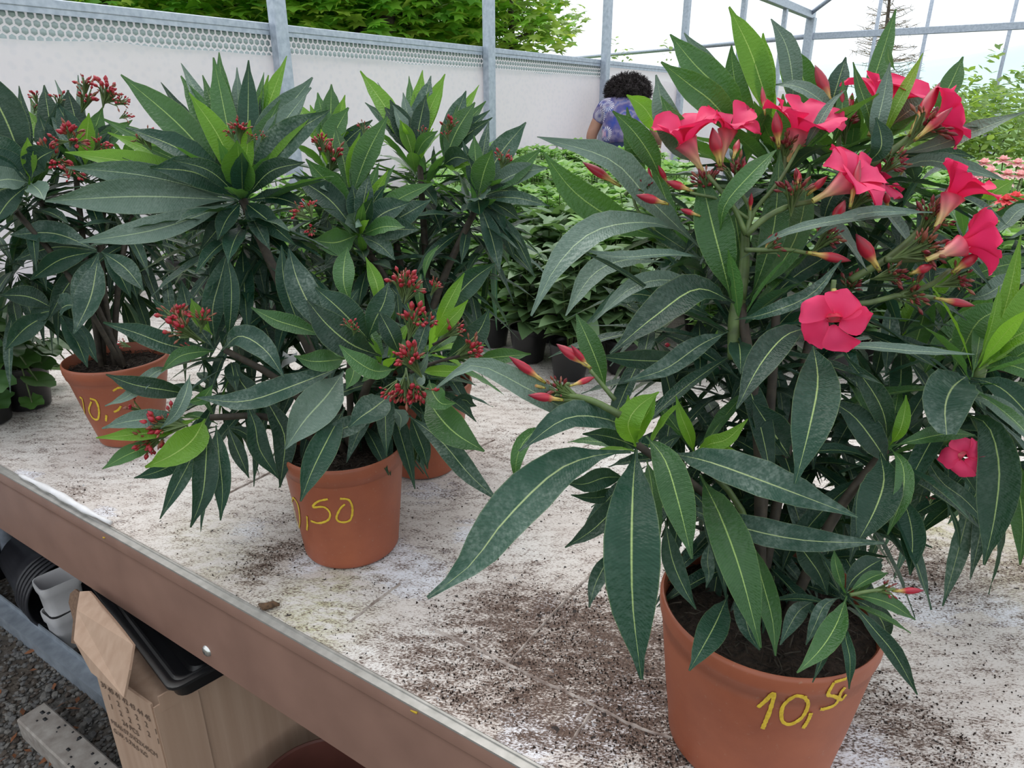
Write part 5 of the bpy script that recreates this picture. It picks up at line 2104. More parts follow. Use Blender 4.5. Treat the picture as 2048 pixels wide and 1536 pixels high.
# filler rosettes, real whorls on the inner stems
zc1 = c1
for k, (u, v_, dd, ax, n, L_, W_, kinds_, th0, th1, dr) in enumerate([
    (1480, 640, .02, (0, .1, 1), 20, .17, .024, ['m', 'mo', 'o', 'o', 'od'], 15, 115, .35),
    (1560, 320, .13, (0, .3, 1), 20, .16, .026, ['m', 'm', 'mo', 'og', 'o'], 15, 105, .35),
    (1700, 300, .17, (.3, .3, 1), 20, .16, .026, ['m', 'mo', 'og', 'o'], 15, 105, .35),
    (1640, 560, .12, (.3, .1, 1), 22, .16, .024, ['mo', 'o', 'o', 'o'], 20, 115, .4),
    (1390, 900, .02, (-.2, -.1, 1), 14, .12, .022, ['m', 'o', 'o'], 20, 120, .5),
    (1560, 860, .10, (.1, 0, 1), 24, .16, .024, ['o', 'o', 'od'], 25, 130, .5),
    (1775, 900, .02, (.3, -.1, .9), 16, .13, .023, ['m', 'o', 'o'], 20, 120, .5),
    (1430, 760, .10, (-.3, .1, .9), 18, .15, .022, ['o', 'o', 'od'], 25, 120, .5),
    (1400, 520, .12, (-.4, .2, .9), 18, .16, .024, ['m', 'og', 'o'], 15, 110, .4),
    (1650, 960, .12, (.2, .0, .9), 18, .13, .022, ['o', 'o', 'od'], 25, 135, .5),
    (1480, 1010, .08, (0, -.1, .9), 18, .12, .021, ['o', 'od', 'o'], 25, 140, .5),
    (1280, 895, -.04, (-.5, -.1, .9), 8, .10, .018, ['y', 'm', 'o'], 15, 110, .5),
    (1700, 1195, -.10, (.4, -.2, .8), 7, .06, .012, ['m', 'o'], 25, 110, .3),
    (1560, 1150, .02, (0, -.1, .9), 12, .10, .018, ['o', 'od'], 40, 150, .4),
]):
    whorl(p1, P(u, v_, D1+dd), ax, n, L_, W_, kinds_, th0, th1, dr, 500+k)
# flower stalks
for px, dd, r0, r1_ in (
    ([(1492, 470), (1470, 420), (1440, 380), (1415, 350)], -.02, 6, 4), ([(1492, 470), (1500, 420), (1480, 380), (1475, 330)], -.02, 5, 3), ([(1492, 470), (1525, 440), (1570, 415), (1625, 402)], -.02, 7, 5),
    ([(1492, 470), (1510, 420), (1560, 360), (1600, 290)], .0, 5, 3), ([(1490, 500), (1530, 500), (1580, 500), (1620, 508)], -.03, 5, 4), ([(1500, 440), (1440, 400), (1400, 390), (1380, 385)], -.02, 4, 3),
    ([(1700, 560), (1770, 520), (1830, 470), (1880, 410)], .02, 8, 6), ([(1770, 520), (1830, 520), (1860, 515)], .0, 6, 5), ([(1740, 330), (1800, 290), (1830, 265)], .03, 8, 7), ([(1660, 610), (1740, 605), (1800, 590), (1870, 596)], -.0, 6, 5),
    ([(1800, 590), (1860, 570), (1900, 540)], .0, 6, 5), ([(1675, 320), (1678, 270), (1683, 240)], .08, 5, 4), ([(1560, 360), (1570, 320), (1560, 290)], .02, 4, 3), ([(1670, 600), (1665, 590), (1668, 560)], -.06, 5, 5),
    ([(1240, 830), (1180, 800), (1110, 785), (1080, 760)], -.11, 8, 5), ([(1180, 800), (1130, 800), (1090, 797)], -.11, 5, 4), ([(1230, 800), (1205, 770), (1180, 740)], -.10, 5, 4), ([(1150, 790), (1130, 770), (1140, 768)], -.11, 4, 4),
    ([(1700, 1190), (1740, 1182), (1790, 1178)], -.13, 4, 3), ([(1250, 390), (1262, 375), (1250, 360)], .03, 4, 3), ([(1262, 375), (1275, 420), (1310, 460)], .03, 3, 3)):
    stempx(p1, px, D1+dd, r0, r1_, 'stem', 'flower_stalk')
# opened flowers


def toC(u, v_, side=0, up=0, f=1.0):
    """a world direction: towards the camera's side by f, plus right/up parts"""
    q = (CAM-P(u, v_, 1)).normalized()*f
    return q+Vector((1, 0, 0))*side+UP*up


FL = [
    ((1372, 285), .0, 74, toC(1378, 262, -.15, .95, .25), (1408, 350), .3, .36, 1), ((1455, 262), .03, 62, toC(1452, 250, .25, .85, .35), (1440, 335), .9, .52, 2),
    ((1598, 268), .02, 82, toC(1600, 258, .2, .95, .25), (1572, 325), 1.3, .50, 3), ((1765, 215), .08, 84, toC(1768, 205, .25, .95, .15), (1740, 272), .2, .46, 4),
    ((1868, 245), .04, 66, toC(1878, 238, .95, .25, .25), (1815, 282), .8, .60, 5), ((1690, 366), -.04, 78, toC(1690, 360, .65, .65, .45), (1625, 402), 2.1, .55, 6),
    ((1905, 395), -.03, 72, toC(1912, 385, .50, .85, .15), (1872, 455), .5, .40, 7), ((1922, 492), -.04, 72, toC(1930, 488, .95, .35, .10), (1852, 520), 1.9, .34, 8),
    ((1668, 638), -.11, 66, toC(1668, 630, 0, -.35, .9), (1668, 578), 1.0, 1.0, 9), ((1925, 912), -.0, 42, toC(1930, 912, .3, -.1, .8), (1900, 895), .2, .7, 10),
    ((1758, 375), .05, 46, toC(1758, 375, .6, .6, .2), (1735, 400), .2, .6, 11), ((1500, 235), .10, 34, toC(1500, 235, .2, .8, .3), (1505, 270), .2, .7, 12),
    ((1815, 330), .14, 30, toC(1815, 330, .2, .8, .3), (1800, 350), .2, .7, 13)]
for cp, dd, rp, ax, bs, sp_, op, sd in FL:
    flower(p1, cp, D1+dd, rp, ax, bs, sp_, op, sd)
BD = [((1240, 372), (1165, 324), 12, .0), ((1335, 408), (1272, 390), 12, -.02), ((1385, 382), (1332, 362), 11, -.02), ((1440, 332), (1425, 255), 17, -.02), ((1466, 318), (1478, 278), 9, -.02), ((1487, 372), (1490, 320), 8, -.02),
      ((1665, 215), (1630, 130), 15, .08), ((1686, 235), (1683, 180), 9, .06), ((1697, 232), (1705, 185), 8, .06), ((1557, 295), (1552, 222), 14, .0), ((1530, 230), (1524, 172), 7, .04), ((1480, 242), (1476, 205), 8, .06),
      ((1820, 270), (1880, 165), 17, .02), ((1830, 280), (1905, 215), 13, .0), ((1615, 505), (1702, 522), 13, -.04), ((1758, 540), (1712, 468), 18, -.03), ((1600, 378), (1592, 335), 10, -.03), ((1615, 390), (1655, 352), 10, -.03),
      ((1870, 596), (1950, 612), 11, -.02), ((1820, 548), (1868, 530), 12, -.02), ((1700, 415), (1720, 320), 12, -.05), ((1775, 415), (1772, 385), 9, .0), ((1660, 460), (1690, 400), 15, -.01), ((1905, 545), (1960, 505), 15, -.03), ((1870, 460), (1900, 370), 14, -.01),
      ((1090, 765), (1018, 713), 12, -.12), ((1180, 735), (1113, 688), 14, -.11), ((1180, 738), (1142, 690), 9, -.105), ((1090, 776), (1036, 762), 9, -.12), ((1125, 800), (1056, 790), 12, -.125), ((1140, 772), (1190, 754), 9, -.125), ((1785, 1182), (1848, 1181), 9, -.13),
      ((1308, 398), (1296, 330), 6, .02), ((1338, 372), (1316, 330), 7, .02), ((1400, 432), (1360, 418), 8, -.02), ((1500, 425), (1503, 385), 6, -.02), ((1530, 500), (1545, 468), 8, -.03), ((1885, 500), (1910, 480), 9, -.03), ((1200, 890), (1196, 868), 9, .02), ((1340, 690), (1330, 690), 6, .02)]
for i, (b_, t_, r_, dd) in enumerate(BD):
    bud(p1, b_, t_, D1+dd, r_*.76, dd=-.012 if i % 2 else .008)
for i, (cp, dd, rp, n, dr) in enumerate([((1410, 370), -.01, 26, 12, (-.3, -1)), ((1475, 350), -.01, 30, 14, (.1, -1)), ((1570, 300), .02, 28, 14, (.2, -1)), ((1590, 390), -.03, 30, 14, (.2, -1)), ((1690, 250), .06, 26, 12, (0, -1)),
                                         ((1850, 255), .01, 34, 14, (.7, -.7)), ((1780, 330), .03, 24, 9, (.6, -.6)), ((1650, 480), -.01, 28, 12, (.6, -.6)), ((1540, 495), -.03, 20, 8, (.7, -.4)), ((1860, 440), -.0, 34, 14, (.5, -.8)), ((1840, 500), -.02, 36, 18, (.9, -.3)),
                                         ((1780, 550), -.0, 26, 12, (.9, -.2)), ((1910, 560), -.02, 26, 12, (.9, -.3)), ((1820, 590), -.0, 26, 12, (.9, -.1)), ((1720, 395), .02, 24, 10, (.5, -.7)), ((1120, 780), -.115, 26, 9, (-.8, -.4)), ((1290, 380), .02, 18, 8, (-.5, -.8)), ((1770, 1178), -.13, 18, 8, (1, -.1)), ((1860, 1000), .06, 8, 4, (0, -1)), ((1700, 575), .03, 24, 10, (.4, -.8))]):
    cluster(p1, cp, D1+dd, rp*1.15, int(n*1.3), dr, 900+i, mats=('maroonbud', 'brownbud', 'stem'), blen=.62)

# ================================================================== plant at the right edge
c5, t5 = potbase(2310, 905)
print('pot5', c5)
p5 = potted(c5, .112, .092, HP, 'second flowering oleander reaching in from beyond the right edge with a pale young shoot', [], 6, 5)
d5 = (c5-CAM).dot(Vector((0, CP, -SP)))
print('d5', d5)
for tp, dd in (((1960, 730), -.20), ((2100, 600), -.1), ((2020, 560), -.05)):
    e = P(*tp, d5+dd)
    b0 = c5+UP*(HP-.02)
    stem(p5, [b0, b0.lerp(e, .5)+UP*.05, e], .009, .006, 'woody')
d5f = .80
L5 = [  # some young and mid greens stand in for light through backlit leaves
    ([(1935, 752), (1905, 775), (1890, 815), (1893, 870)], [d5f, d5f-.05, d5f-.08, d5f-.10], 88, 'd', .8, True),
    ([(1925, 828), (1975, 850), (1998, 930), (1990, 1030), (1968, 1130)], [d5f-.0, d5f-.04, d5f-.06, d5f-.07, d5f-.08], 72, 'o', .8, False),
    ([(1940, 755), (1990, 770), (2030, 800), (2090, 870)], [d5f, d5f-.02, d5f-.03, d5f-.04], 52, 'o', .7, False),
    ([(1930, 790), (1975, 800), (2030, 840), (2080, 900)], [d5f, d5f-.03, d5f-.05, d5f-.06], 34, 'g', .6, False),
    ([(1950, 745), (2000, 690), (2050, 620), (2100, 520)], [d5f, d5f-.02, d5f-.03, d5f-.02], 56, 'y', .8, False),
    ([(1945, 745), (1985, 680), (2015, 600), (2042, 470)], [d5f, d5f-.01, d5f-.01, d5f], 30, 'y', .7, False),
    ([(1965, 730), (2020, 680), (2060, 660), (2110, 640)], [d5f, d5f-.03, d5f-.04, d5f-.04], 34, 'y', .7, False),
    ([(1905, 745), (1925, 700), (1960, 640), (2030, 610)], [d5f+.05, d5f+.04, d5f+.03, d5f+.03], 60, 'm', .8, False),
    ([(1960, 740), (2010, 730), (2050, 740), (2110, 770)], [d5f, d5f-.02, d5f-.03, d5f-.03], 40, 'm', .7, False),
    ([(1975, 725), (2020, 720), (2060, 700), (2110, 700)], [d5f, d5f-.02, d5f-.03, d5f-.03], 30, 'm', .7, False),
    ([(1840, 890), (1880, 960), (1930, 1000), (1985, 1060)], [d5f+.05, d5f+.03, d5f+.02, d5f+.02], 34, 'd', .7, False),
    ([(2000, 880), (2030, 950), (2045, 1040), (2040, 1130)], [d5f+.02, d5f-.0, d5f-.0, d5f], 44, 'm', .7, False),
    ([(1890, 1000), (1905, 1030), (1915, 1060), (1920, 1100)], [d5f+.1]*4, 10, 'o', .7, False),
    ([(1980, 470), (2010, 450), (2040, 420), (2080, 410)], [d5f+.05]*4, 30, 'g', .6, False),
    ([(1960, 400), (1985, 385), (2010, 370), (2028, 360)], [d5f+.1, d5f+.08, d5f+.08, d5f+.08], 34, 'y', .8, False),
    ([(1915, 560), (1960, 545), (2010, 530), (2080, 520)], [d5f+.1, d5f+.08, d5f+.07, d5f+.06], 36, 'm', .7, False),
    ([(1920, 600), (1970, 590), (2020, 560), (2080, 540)], [d5f+.12, d5f+.1, d5f+.1, d5f+.1], 40, 'g', .6, False),
    ([(1780, 700), (1830, 620), (1880, 560), (1930, 500)], [d5f+.12]*4, 50, 'y', .8, False),
    ([(1800, 760), (1830, 690), (1850, 620), (1860, 560)], [d5f+.1]*4, 44, 'm', .8, False),
    ([(1840, 760), (1880, 700), (1950, 640), (2010, 600)], [d5f+.08]*4, 56, 'm', .8, False),
]
for px, dd, wp, kd, tw, bl in L5:
    leaf(p5, px, dd, wp, kd, toward=tw, blunt=bl, roll=random.uniform(-.1, .1))
for k, (u, v_, dd, ax, n, L_, W_, kk, th0, th1, dr) in enumerate([(1960, 730, .78, (.3, 0, 1), 16, .17, .024, ['y', 'm', 'mo', 'o'], 15, 115, .4), (2070, 620, 1.0, (.2, 0, 1), 22, .17, .025, ['m', 'mo', 'o', 'og'], 15, 115, .4),
                                                                  (1890, 640, 1.02, (0, .1, 1), 22, .16, .024, ['m', 'm', 'o', 'o'], 20, 120, .4), (2000, 880, 1.0, (0, 0, 1), 20, .15, .023, ['o', 'o', 'od'], 25, 130, .4), (1850, 850, 1.0, (-.2, 0, 1), 22, .15, .023, ['o', 'o', 'o'], 25, 130, .4), (1930, 470, 1.05, (0, .2, 1), 16, .15, .024, ['m', 'og', 'o'], 20, 110, .4), (2120, 460, 1.0, (0, .2, 1), 16, .15, .024, ['m', 'og', 'o'], 20, 110, .4)]):
    whorl(p5, P(u, v_, dd), ax, n, L_, W_, kk, th0, th1, dr, 700+k)
stempx(p5, [(1955, 760), (1975, 700), (2010, 640)], d5f, 12, 7, 'stem')
# ================================================================== middle plant with the front pot
HM = .186
HP = HM
c2, t2 = potbase(686, 890)
print('pot2', c2, t2)
S2 = [[(570, 980), (573, 990), (571, 996)], [(598, 1058), (600, 1040), (596, 1010), (586, 996), (585, 1020), (592, 1046), (597, 1052)], [(614, 1032), (615, 1048), (614, 1060)],
      [(656, 998), (636, 1003), (626, 1014), (648, 1014), (660, 1026), (656, 1040), (638, 1046), (622, 1042)], [(680, 997), (698, 1000), (705, 1018), (700, 1040), (682, 1044), (673, 1036), (680, 1018), (690, 1008)]]
p2 = potted(c2, .0965, .078, HM, 'bushy oleander with small red buds in the middle terracotta pot, tall rosette on its left', S2, 4.2, 2)
D2 = t2
tp2 = c2+UP*(HM-.02)
for (tp, dd, r0, r1_) in (((486, 400), -.02, .009, .007), ((450, 700), -.04, .007, .005), ((420, 835), -.06, .006, .005), ((760, 730), -.06, .008, .006), ((700, 720), -.04, .006, .005)):
    e = P(*tp, D2+dd)
    b0 = tp2+Vector((random.uniform(-.015, .015), random.uniform(-.015, .015), 0))
    stem(p2, [b0, b0.lerp(e, .5)+(UP*.03 if tp[1] > 600 else UP*-.0), e], r0, r1_, 'woody')
a = D2-.06
LM = [
    ([(694, 728), (600, 766), (490, 803), (393, 795)], [a-.03, a-.07, a-.09, a-.10], 54, 'd', .6),
    ([(688, 742), (655, 790), (610, 840), (570, 898)], [a-.02, a-.06, a-.09, a-.11], 78, 'g', .8),
    ([(780, 790), (750, 815), (720, 835), (697, 855)], [a-.04, a-.08, a-.10, a-.11], 60, 'd', .8),
    ([(745, 840), (705, 850), (670, 865), (640, 886)], [a-.02, a-.05, a-.07, a-.08], 40, 'd', .8),
    ([(850, 790), (880, 835), (915, 870), (969, 903)], [a-.03, a-.07, a-.09, a-.10], 66, 'm', .8),
    ([(815, 830), (880, 880), (940, 950), (1000, 1005)], [a-.0, a-.04, a-.07, a-.08], 44, 'd', .75),
    ([(690, 815), (660, 870), (625, 940), (601, 1003)], [a-.04, a-.08, a-.11, a-.13], 56, 'o', .8),
    ([(670, 680), (625, 620), (595, 560), (578, 497)], [a+.0, a-.01, a-.01, a+.0], 60, 'd', .85),
    ([(620, 690), (590, 630), (568, 560), (563, 490)], [a+.02, a+.02, a+.02, a+.03], 36, 'o', .85),
    ([(703, 610), (688, 570), (688, 530), (695, 494)], [a+.0, a-.01, a-.0, a+.01], 42, 'm', .9),
    ([(758, 630), (756, 580), (745, 545), (731, 514)], [a+.01, a+.0, a+.01, a+.01], 28, 'y', .9),
    ([(748, 690), (710, 650), (670, 610), (630, 575)], [a-.02, a-.04, a-.05, a-.05], 62, 'o', .85),
    ([(762, 712), (705, 690), (655, 650), (614, 600)], [a-.03, a-.07, a-.08, a-.08], 66, 'o', .85),
    ([(650, 672), (600, 655), (550, 640), (502, 615)], [a-.0, a-.03, a-.05, a-.06], 40, 'm', .7),
    ([(735, 678), (750, 640), (768, 605), (777, 565)], [a-.03, a-.04, a-.04, a-.03], 50, 'o', .85),
    ([(800, 710), (785, 675), (770, 645), (757, 622)], [a-.05, a-.07, a-.07, a-.07], 40, 'o', .85),
    ([(870, 670), (885, 630), (905, 590), (929, 546)], [a-.02, a-.04, a-.04, a-.03], 28, 'y', .85),
    ([(868, 680), (890, 650), (915, 625), (936, 600)], [a-.03, a-.06, a-.06, a-.06], 30, 'y', .85),
    ([(880, 640), (915, 590), (950, 555), (991, 526)], [a+.0, a-.01, a+.0, a+.01], 46, 'o', .85),
    ([(890, 720), (930, 690), (960, 660), (978, 618)], [a-.02, a-.04, a-.04, a-.04], 48, 'o', .85),
    ([(790, 738), (750, 742), (710, 720), (678, 690)], [a-.06, a-.10, a-.11, a-.11], 42, 'm', .7),
    ([(690, 718), (655, 722), (620, 722), (588, 712)], [a-.03, a-.07, a-.08, a-.09], 44, 'm', .75),
    ([(838, 742), (870, 742), (910, 742), (942, 728)], [a-.04, a-.06, a-.07, a-.07], 24, 'y', .7),
    ([(940, 725), (980, 716), (1020, 712), (1062, 708)], [a+.0, a-.01, a-.02, a-.02], 32, 'm', .7),
    ([(858, 760), (868, 790), (885, 808), (912, 806)], [a-.06, a-.09, a-.11, a-.12], 42, 'm', .8),
    ([(838, 742), (835, 760), (818, 765), (792, 756)], [a-.07, a-.10, a-.11, a-.11], 30, 'g', .8),
    ([(826, 758), (838, 745), (850, 725), (856, 704)], [a-.08, a-.10, a-.11, a-.11], 18, 'g', .8),
    ([(710, 730), (706, 750), (700, 765), (692, 778)], [a-.04, a-.07, a-.08, a-.09], 30, 'm', .8),
    ([(820, 830), (835, 870), (848, 905), (855, 938)], [a+.02, a+.0, a-.01, a-.01], 34, 'o', .8),
    ([(840, 815), (865, 860), (885, 890), (902, 918)], [a+.02, a+.0, a-.01, a-.01], 36, 'o', .8),
    ([(900, 800), (930, 800), (940, 808), (953, 812)], [a+.08]*4, 24, 'o', .8),
    ([(800, 860), (802, 835), (795, 825), (790, 818)], [a+.0]*4, 30, 'g', .8),
    ([(520, 780), (550, 830), (570, 880), (560, 975)], [a-.0, a-.0, a-.0, a-.0], 44, 'o', .8),
    ([(490, 800), (510, 850), (520, 900), (560, 960)], [a-.0]*4, 40, 'o', .8),
    ([(850, 640), (842, 610), (838, 580), (842, 548)], [a-.02, a-.03, a-.03, a-.02], 18, 'm', .7),
    ([(800, 650), (797, 615), (795, 590), (800, 585)], [a-.04]*4, 16, 'o', .7),
    ([(826, 730), (835, 700), (850, 655), (860, 630)], [a-.07, a-.08, a-.09, a-.09], 28, 'd', .8),
    ([(850, 560), (850, 540), (858, 515), (878, 490)], [a+.05]*4, 14, 'm', .5),
    # lower left shoots
    ([(430, 700), (345, 692), (270, 665), (206, 645)], [a-.0, a-.05, a-.08, a-.10], 46, 'd', .75),
    ([(428, 703), (390, 705), (355, 715), (322, 744)], [a-.02, a-.05, a-.07, a-.08], 30, 'm', .7),
    ([(443, 702), (480, 672), (530, 700), (568, 754)], [a-.02, a-.06, a-.08, a-.09], 50, 'd', .75),
    ([(430, 690), (425, 620), (440, 560), (456, 500)], [a+.02, a+.0, a+.0, a+.0], 46, 'd', .85),
    ([(455, 690), (462, 620), (462, 560), (452, 505)], [a+.0, a-.02, a-.02, a-.02], 30, 'o', .85),
    ([(430, 700), (400, 660), (380, 630), (362, 560)], [a+.04, a+.04, a+.04, a+.04], 44, 'd', .85),
    ([(425, 670), (405, 645), (392, 620), (382, 597)], [a-.0, a-.0, a-.0, a-.0], 26, 'y', .85),
    ([(400, 690), (370, 655), (340, 630), (304, 598)], [a+.03, a+.02, a+.02, a+.02], 30, 'o', .85),
    ([(385, 790), (330, 780), (270, 770), (212, 749)], [a-.02, a-.06, a-.08, a-.09], 40, 'o', .8),
    ([(345, 735), (310, 745), (260, 790), (210, 812)], [a-.02, a-.06, a-.08, a-.09], 26, 'g', .6),
    ([(400, 835), (330, 860), (260, 870), (192, 876)], [a-.03, a-.07, a-.09, a-.10], 32, 'y', .7),
    ([(410, 838), (385, 880), (345, 910), (290, 935)], [a-.04, a-.09, a-.12, a-.13], 62, 'y', .8),
    ([(330, 880), (290, 895), (250, 912), (205, 938)], [a-.05, a-.07, a-.08, a-.09], 34, 'm', .75),
    ([(390, 880), (350, 925), (310, 945), (268, 956)], [a-.02, a-.05, a-.07, a-.08], 34, 'o', .8),
    ([(385, 845), (320, 838), (260, 842), (204, 857)], [a-.03, a-.07, a-.09, a-.10], 38, 'g', .7),
    ([(400, 850), (385, 910), (355, 970), (320, 1038)], [a-.03, a-.07, a-.09, a-.10], 34, 'd', .8),
    ([(415, 850), (412, 920), (405, 990), (381, 1055)], [a-.04, a-.09, a-.11, a-.12], 48, 'o', .85),
    ([(432, 850), (438, 910), (445, 980), (441, 1041)], [a-.03, a-.07, a-.09, a-.10], 38, 'o', .85),
    ([(455, 850), (470, 890), (485, 925), (498, 956)], [a-.01, a-.02, a-.03, a-.03], 28, 'o', .85),
    ([(380, 750), (370, 790), (350, 830), (321, 857)], [a-.08, a-.11, a-.12, a-.12], 26, 'g', .8),
    ([(372, 805), (400, 800), (412, 790), (425, 770)], [a-.09]*4, 24, 'm', .8),
    ([(470, 730), (480, 760), (500, 790), (510, 830)], [a+.0]*4, 40, 'o', .8),
]
for px, dd, wp, kd, tw in LM:
    leaf(p2, px, dd, wp, kd, toward=tw, roll=random.uniform(-.15, .15))
db = D2-.02
fan(p2, (485, 400), db, [
    (90, 402, 56, 'g', -.10, 8), (132, 334, 42, 'g', -.08, 12), (155, 485, 42, 'g', -.10, -14), (180, 492, 30, 'd', -.04, 0), (130, 304, 40, 'y', -.05, 16), (242, 150, 50, 'm', .0, 14), (252, 255, 50, 'o', -.07, 20),
    (322, 165, 26, 'o', .04, 0), (280, 180, 28, 'y', .03, 0), (362, 126, 34, 'g', .06, 6), (362, 152, 40, 'm', .05, 6), (378, 185, 38, 'y', -.05, 14), (405, 150, 30, 'm', .05, 0), (427, 115, 40, 'm', .03, 0), (438, 105, 36, 'm', .05, -10), (474, 135, 30, 'g', .05, 0), (497, 120, 34, 'o', .02, 4),
    (528, 145, 26, 'm', .05, 0), (537, 150, 26, 'y', .05, 0), (574, 112, 36, 'y', .06, -8), (625, 155, 52, 'g', .04, -18), (622, 175, 40, 'g', .0, -12), (660, 220, 50, 'd', -.02, -24), (632, 222, 30, 'y', -.02, -20), (610, 325, 34, 'o', -.05, -20),
    (475, 280, 52, 'm', -.12, 0), (460, 375, 34, 'm', -.12, 0), (300, 335, 50, 'o', -.08, 20), (345, 320, 30, 'o', -.10, 18), (500, 240, 26, 'y', -.04, 0), (560, 200, 30, 'm', .0, -8), (320, 200, 34, 'o', .05, 6), (285, 290, 38, 'm', -.02, 8),
    (200, 235, 30, 'm', .02, 8), (215, 265, 34, 'y', .0, 8), (520, 190, 30, 'o', .04, 0), (450, 270, 30, 'o', -.02, -14), (560, 460, 34, 'o', -.03, 0), (590, 490, 30, 'o', .0, 0), (400, 500, 30, 'o', .0, 0), (330, 450, 34, 'o', .0, -10), (540, 500, 26, 'd', -.02, 0), (435, 480, 30, 'o', -.06, 6), (300, 470, 30, 'o', .03, -6), (620, 420, 34, 'o', .02, -14), (240, 420, 34, 'o', .03, 4)])
for k, (u, v_, dd, ax, n, L_, W_, kk, th0, th1, dr) in enumerate([
    (480, 460, .04, (0, .1, 1), 18, .15, .026, ['o', 'o', 'od'], 50, 130, .4), (500, 560, .06, (0, 0, 1), 20, .14, .024, ['o', 'o'], 40, 140, .4), (770, 740, -.0, (.1, -.2, 1), 26, .14, .028, ['y', 'm', 'o', 'o', 'od'], 15, 120, .4), (450, 700, .0, (-.3, 0, 1), 12, .12, .022, ['m', 'o', 'od'], 20, 110, .4),
    (430, 840, .0, (-.4, -.1, .8), 12, .12, .021, ['m', 'o', 'od'], 20, 120, .6), (860, 700, -.0, (.5, -.1, .9), 14, .12, .024, ['y', 'm', 'o'], 15, 110, .4), (640, 760, .08, (-.1, 0, 1), 20, .14, .024, ['o', 'o'], 30, 140, .4), (540, 740, .04, (-.2, 0, 1), 16, .13, .022, ['o', 'o'], 30, 140, .5), (720, 830, .02, (0, -.1, .7), 12, .12, .023, ['o', 'o'], 50, 140, .5)]):
    whorl(p2, P(u, v_, D2+dd), ax, n, L_, W_, kk, th0, th1, dr, 300+k)
for i, (cp, dd, rp, n, dr) in enumerate([((355, 635), -.10, 30, 16, (-.3, -1)), ((370, 665), -.11, 34, 18, (-.8, -.4)), ((405, 640), -.10, 22, 12, (.2, -1)), ((385, 700), -.10, 18, 8, (-1, .1)), ((248, 690), -.12, 12, 6, (-1, -.3)), ((330, 855), -.13, 34, 18, (-.9, .1)), ((300, 880), -.13, 30, 18, (-.8, .4)), ((345, 840), -.12, 26, 14, (-.7, -.3)), ((272, 820), -.12, 20, 8, (-1, -.2)), ((375, 912), -.10, 22, 8, (-.3, 1)),
                                         ((805, 570), -.12, 30, 18, (0, -1)), ((820, 580), -.12, 26, 14, (.4, -1)), ((870, 575), -.10, 18, 10, (.5, -1)), ((825, 645), -.14, 32, 18, (.2, -.8)), ((855, 645), -.14, 22, 12, (.6, -.7)), ((905, 665), -.12, 26, 14, (.8, -.4)), ((940, 705), -.12, 32, 18, (.9, -.3)), ((822, 722), -.18, 34, 22, (-.4, -.6)), ((812, 775), -.17, 34, 24, (0, 1)), ((838, 780), -.17, 26, 14, (.4, 1)), ((785, 780), -.17, 22, 12, (-.4, .8)), ((700, 650), -.15, 16, 8, (-.4, -.8)), ((712, 660), -.15, 12, 6, (.3, -.6)),
                                         ((480, 262), -.06, 22, 12, (0, -1)), ((462, 268), -.06, 14, 8, (-.5, -1)), ((500, 275), -.06, 12, 6, (.5, -1)), ((295, 275), -.06, 20, 10, (-.3, -1)), ((280, 280), -.06, 14, 7, (-.6, -.6)), ((525, 272), -.05, 10, 6, (.3, -1)),
                                         ((645, 285), .02, 16, 9, (0, -1)), ((620, 415), -.05, 18, 10, (-.2, -1)), ((600, 428), -.05, 18, 9, (-.9, -.4)), ((622, 460), -.05, 16, 8, (.2, .2))]):
    cluster(p2, cp, D2+dd, rp, n, dr, 1200+i)
stempx(p2, [(820, 745), (870, 725), (920, 712)], D2-.12, 4, 3, 'woody', 'flower_stalk')
stempx(p2, [(865, 690), (885, 680), (905, 668)], D2-.10, 3, 2.5, 'woody', 'flower_stalk')
# white plant tag behind
g = MB()
q = [P(562, 738, 1.16), P(566, 702, 1.16), P(580, 712, 1.16), P(594, 704, 1.16), P(592, 722, 1.16), P(572, 730, 1.16)]
nn = (q[1]-q[0]).cross(q[2]-q[0]).normalized()
g.add(q+[p+nn*.0012 for p in q], [[5, 4, 3, 2, 1, 0], [6, 7, 8, 9, 10, 11]]+[[i, (i+1) % 6, 6+(i+1) % 6, 6+i] for i in range(6)])
lb = g.obj('care_label', M['white_plastic'], p2, smooth=False)
lb['label'] = 'torn white plastic label'

# ================================================================== left plant
c3, t3 = potbase(232, 716)
print('pot3', c3, t3)
S3 = [[(160, 795), (165, 800), (172, 842)], [(183, 803), (178, 820), (186, 836), (196, 838), (198, 820), (192, 802), (180, 797)], [(213, 830), (212, 842)], [(228, 824), (236, 820), (242, 812)], [(226, 782), (236, 776), (246, 776)]]
p3 = potted(c3, .104, .066, HM, 'oleander with pink buds in the left terracotta pot', S3, 3.6, 3)
D3 = t3
tp3 = c3+UP*(HM-.02)
for (tp, dd, r0, r1_) in (((60, 370), .0, .009, .006), ((150, 330), .05, .009, .006), ((215, 330), .08, .009, .006), ((270, 420), .05, .009, .006), ((30, 420), -.1, .008, .006), ((200, 480), .03, .008, .006)):
    e = P(*tp, D3+dd)
    r0 *= .7
    b0 = tp3+Vector((random.uniform(-.03, .03), random.uniform(-.02, .02), 0))
    stem(p3, [b0, b0.lerp(e, .5)+UP*.04, e], r0, r1_, 'woody')
fan(p3, (60, 365), D3-.1, [(-60, 120, 60, 'o', -.05), (-20, 190, 44, 'o', .0), (-40, 270, 50, 'd', -.05), (-60, 330, 40, 'd', -.05), (-30, 370, 40, 'g', -.08), (38, 172, 20, 'o', .05), (55, 275, 22, 'y', -.03), (110, 300, 40, 'o', -.02, -16), (88, 400, 34, 'g', -.1, -4), (-60, 420, 40, 'd', -.04), (-20, 460, 40, 'o', -.04), (0, 180, 40, 'm', .02), (20, 245, 30, 'm', .02), (-30, 300, 34, 'd', -.05)])
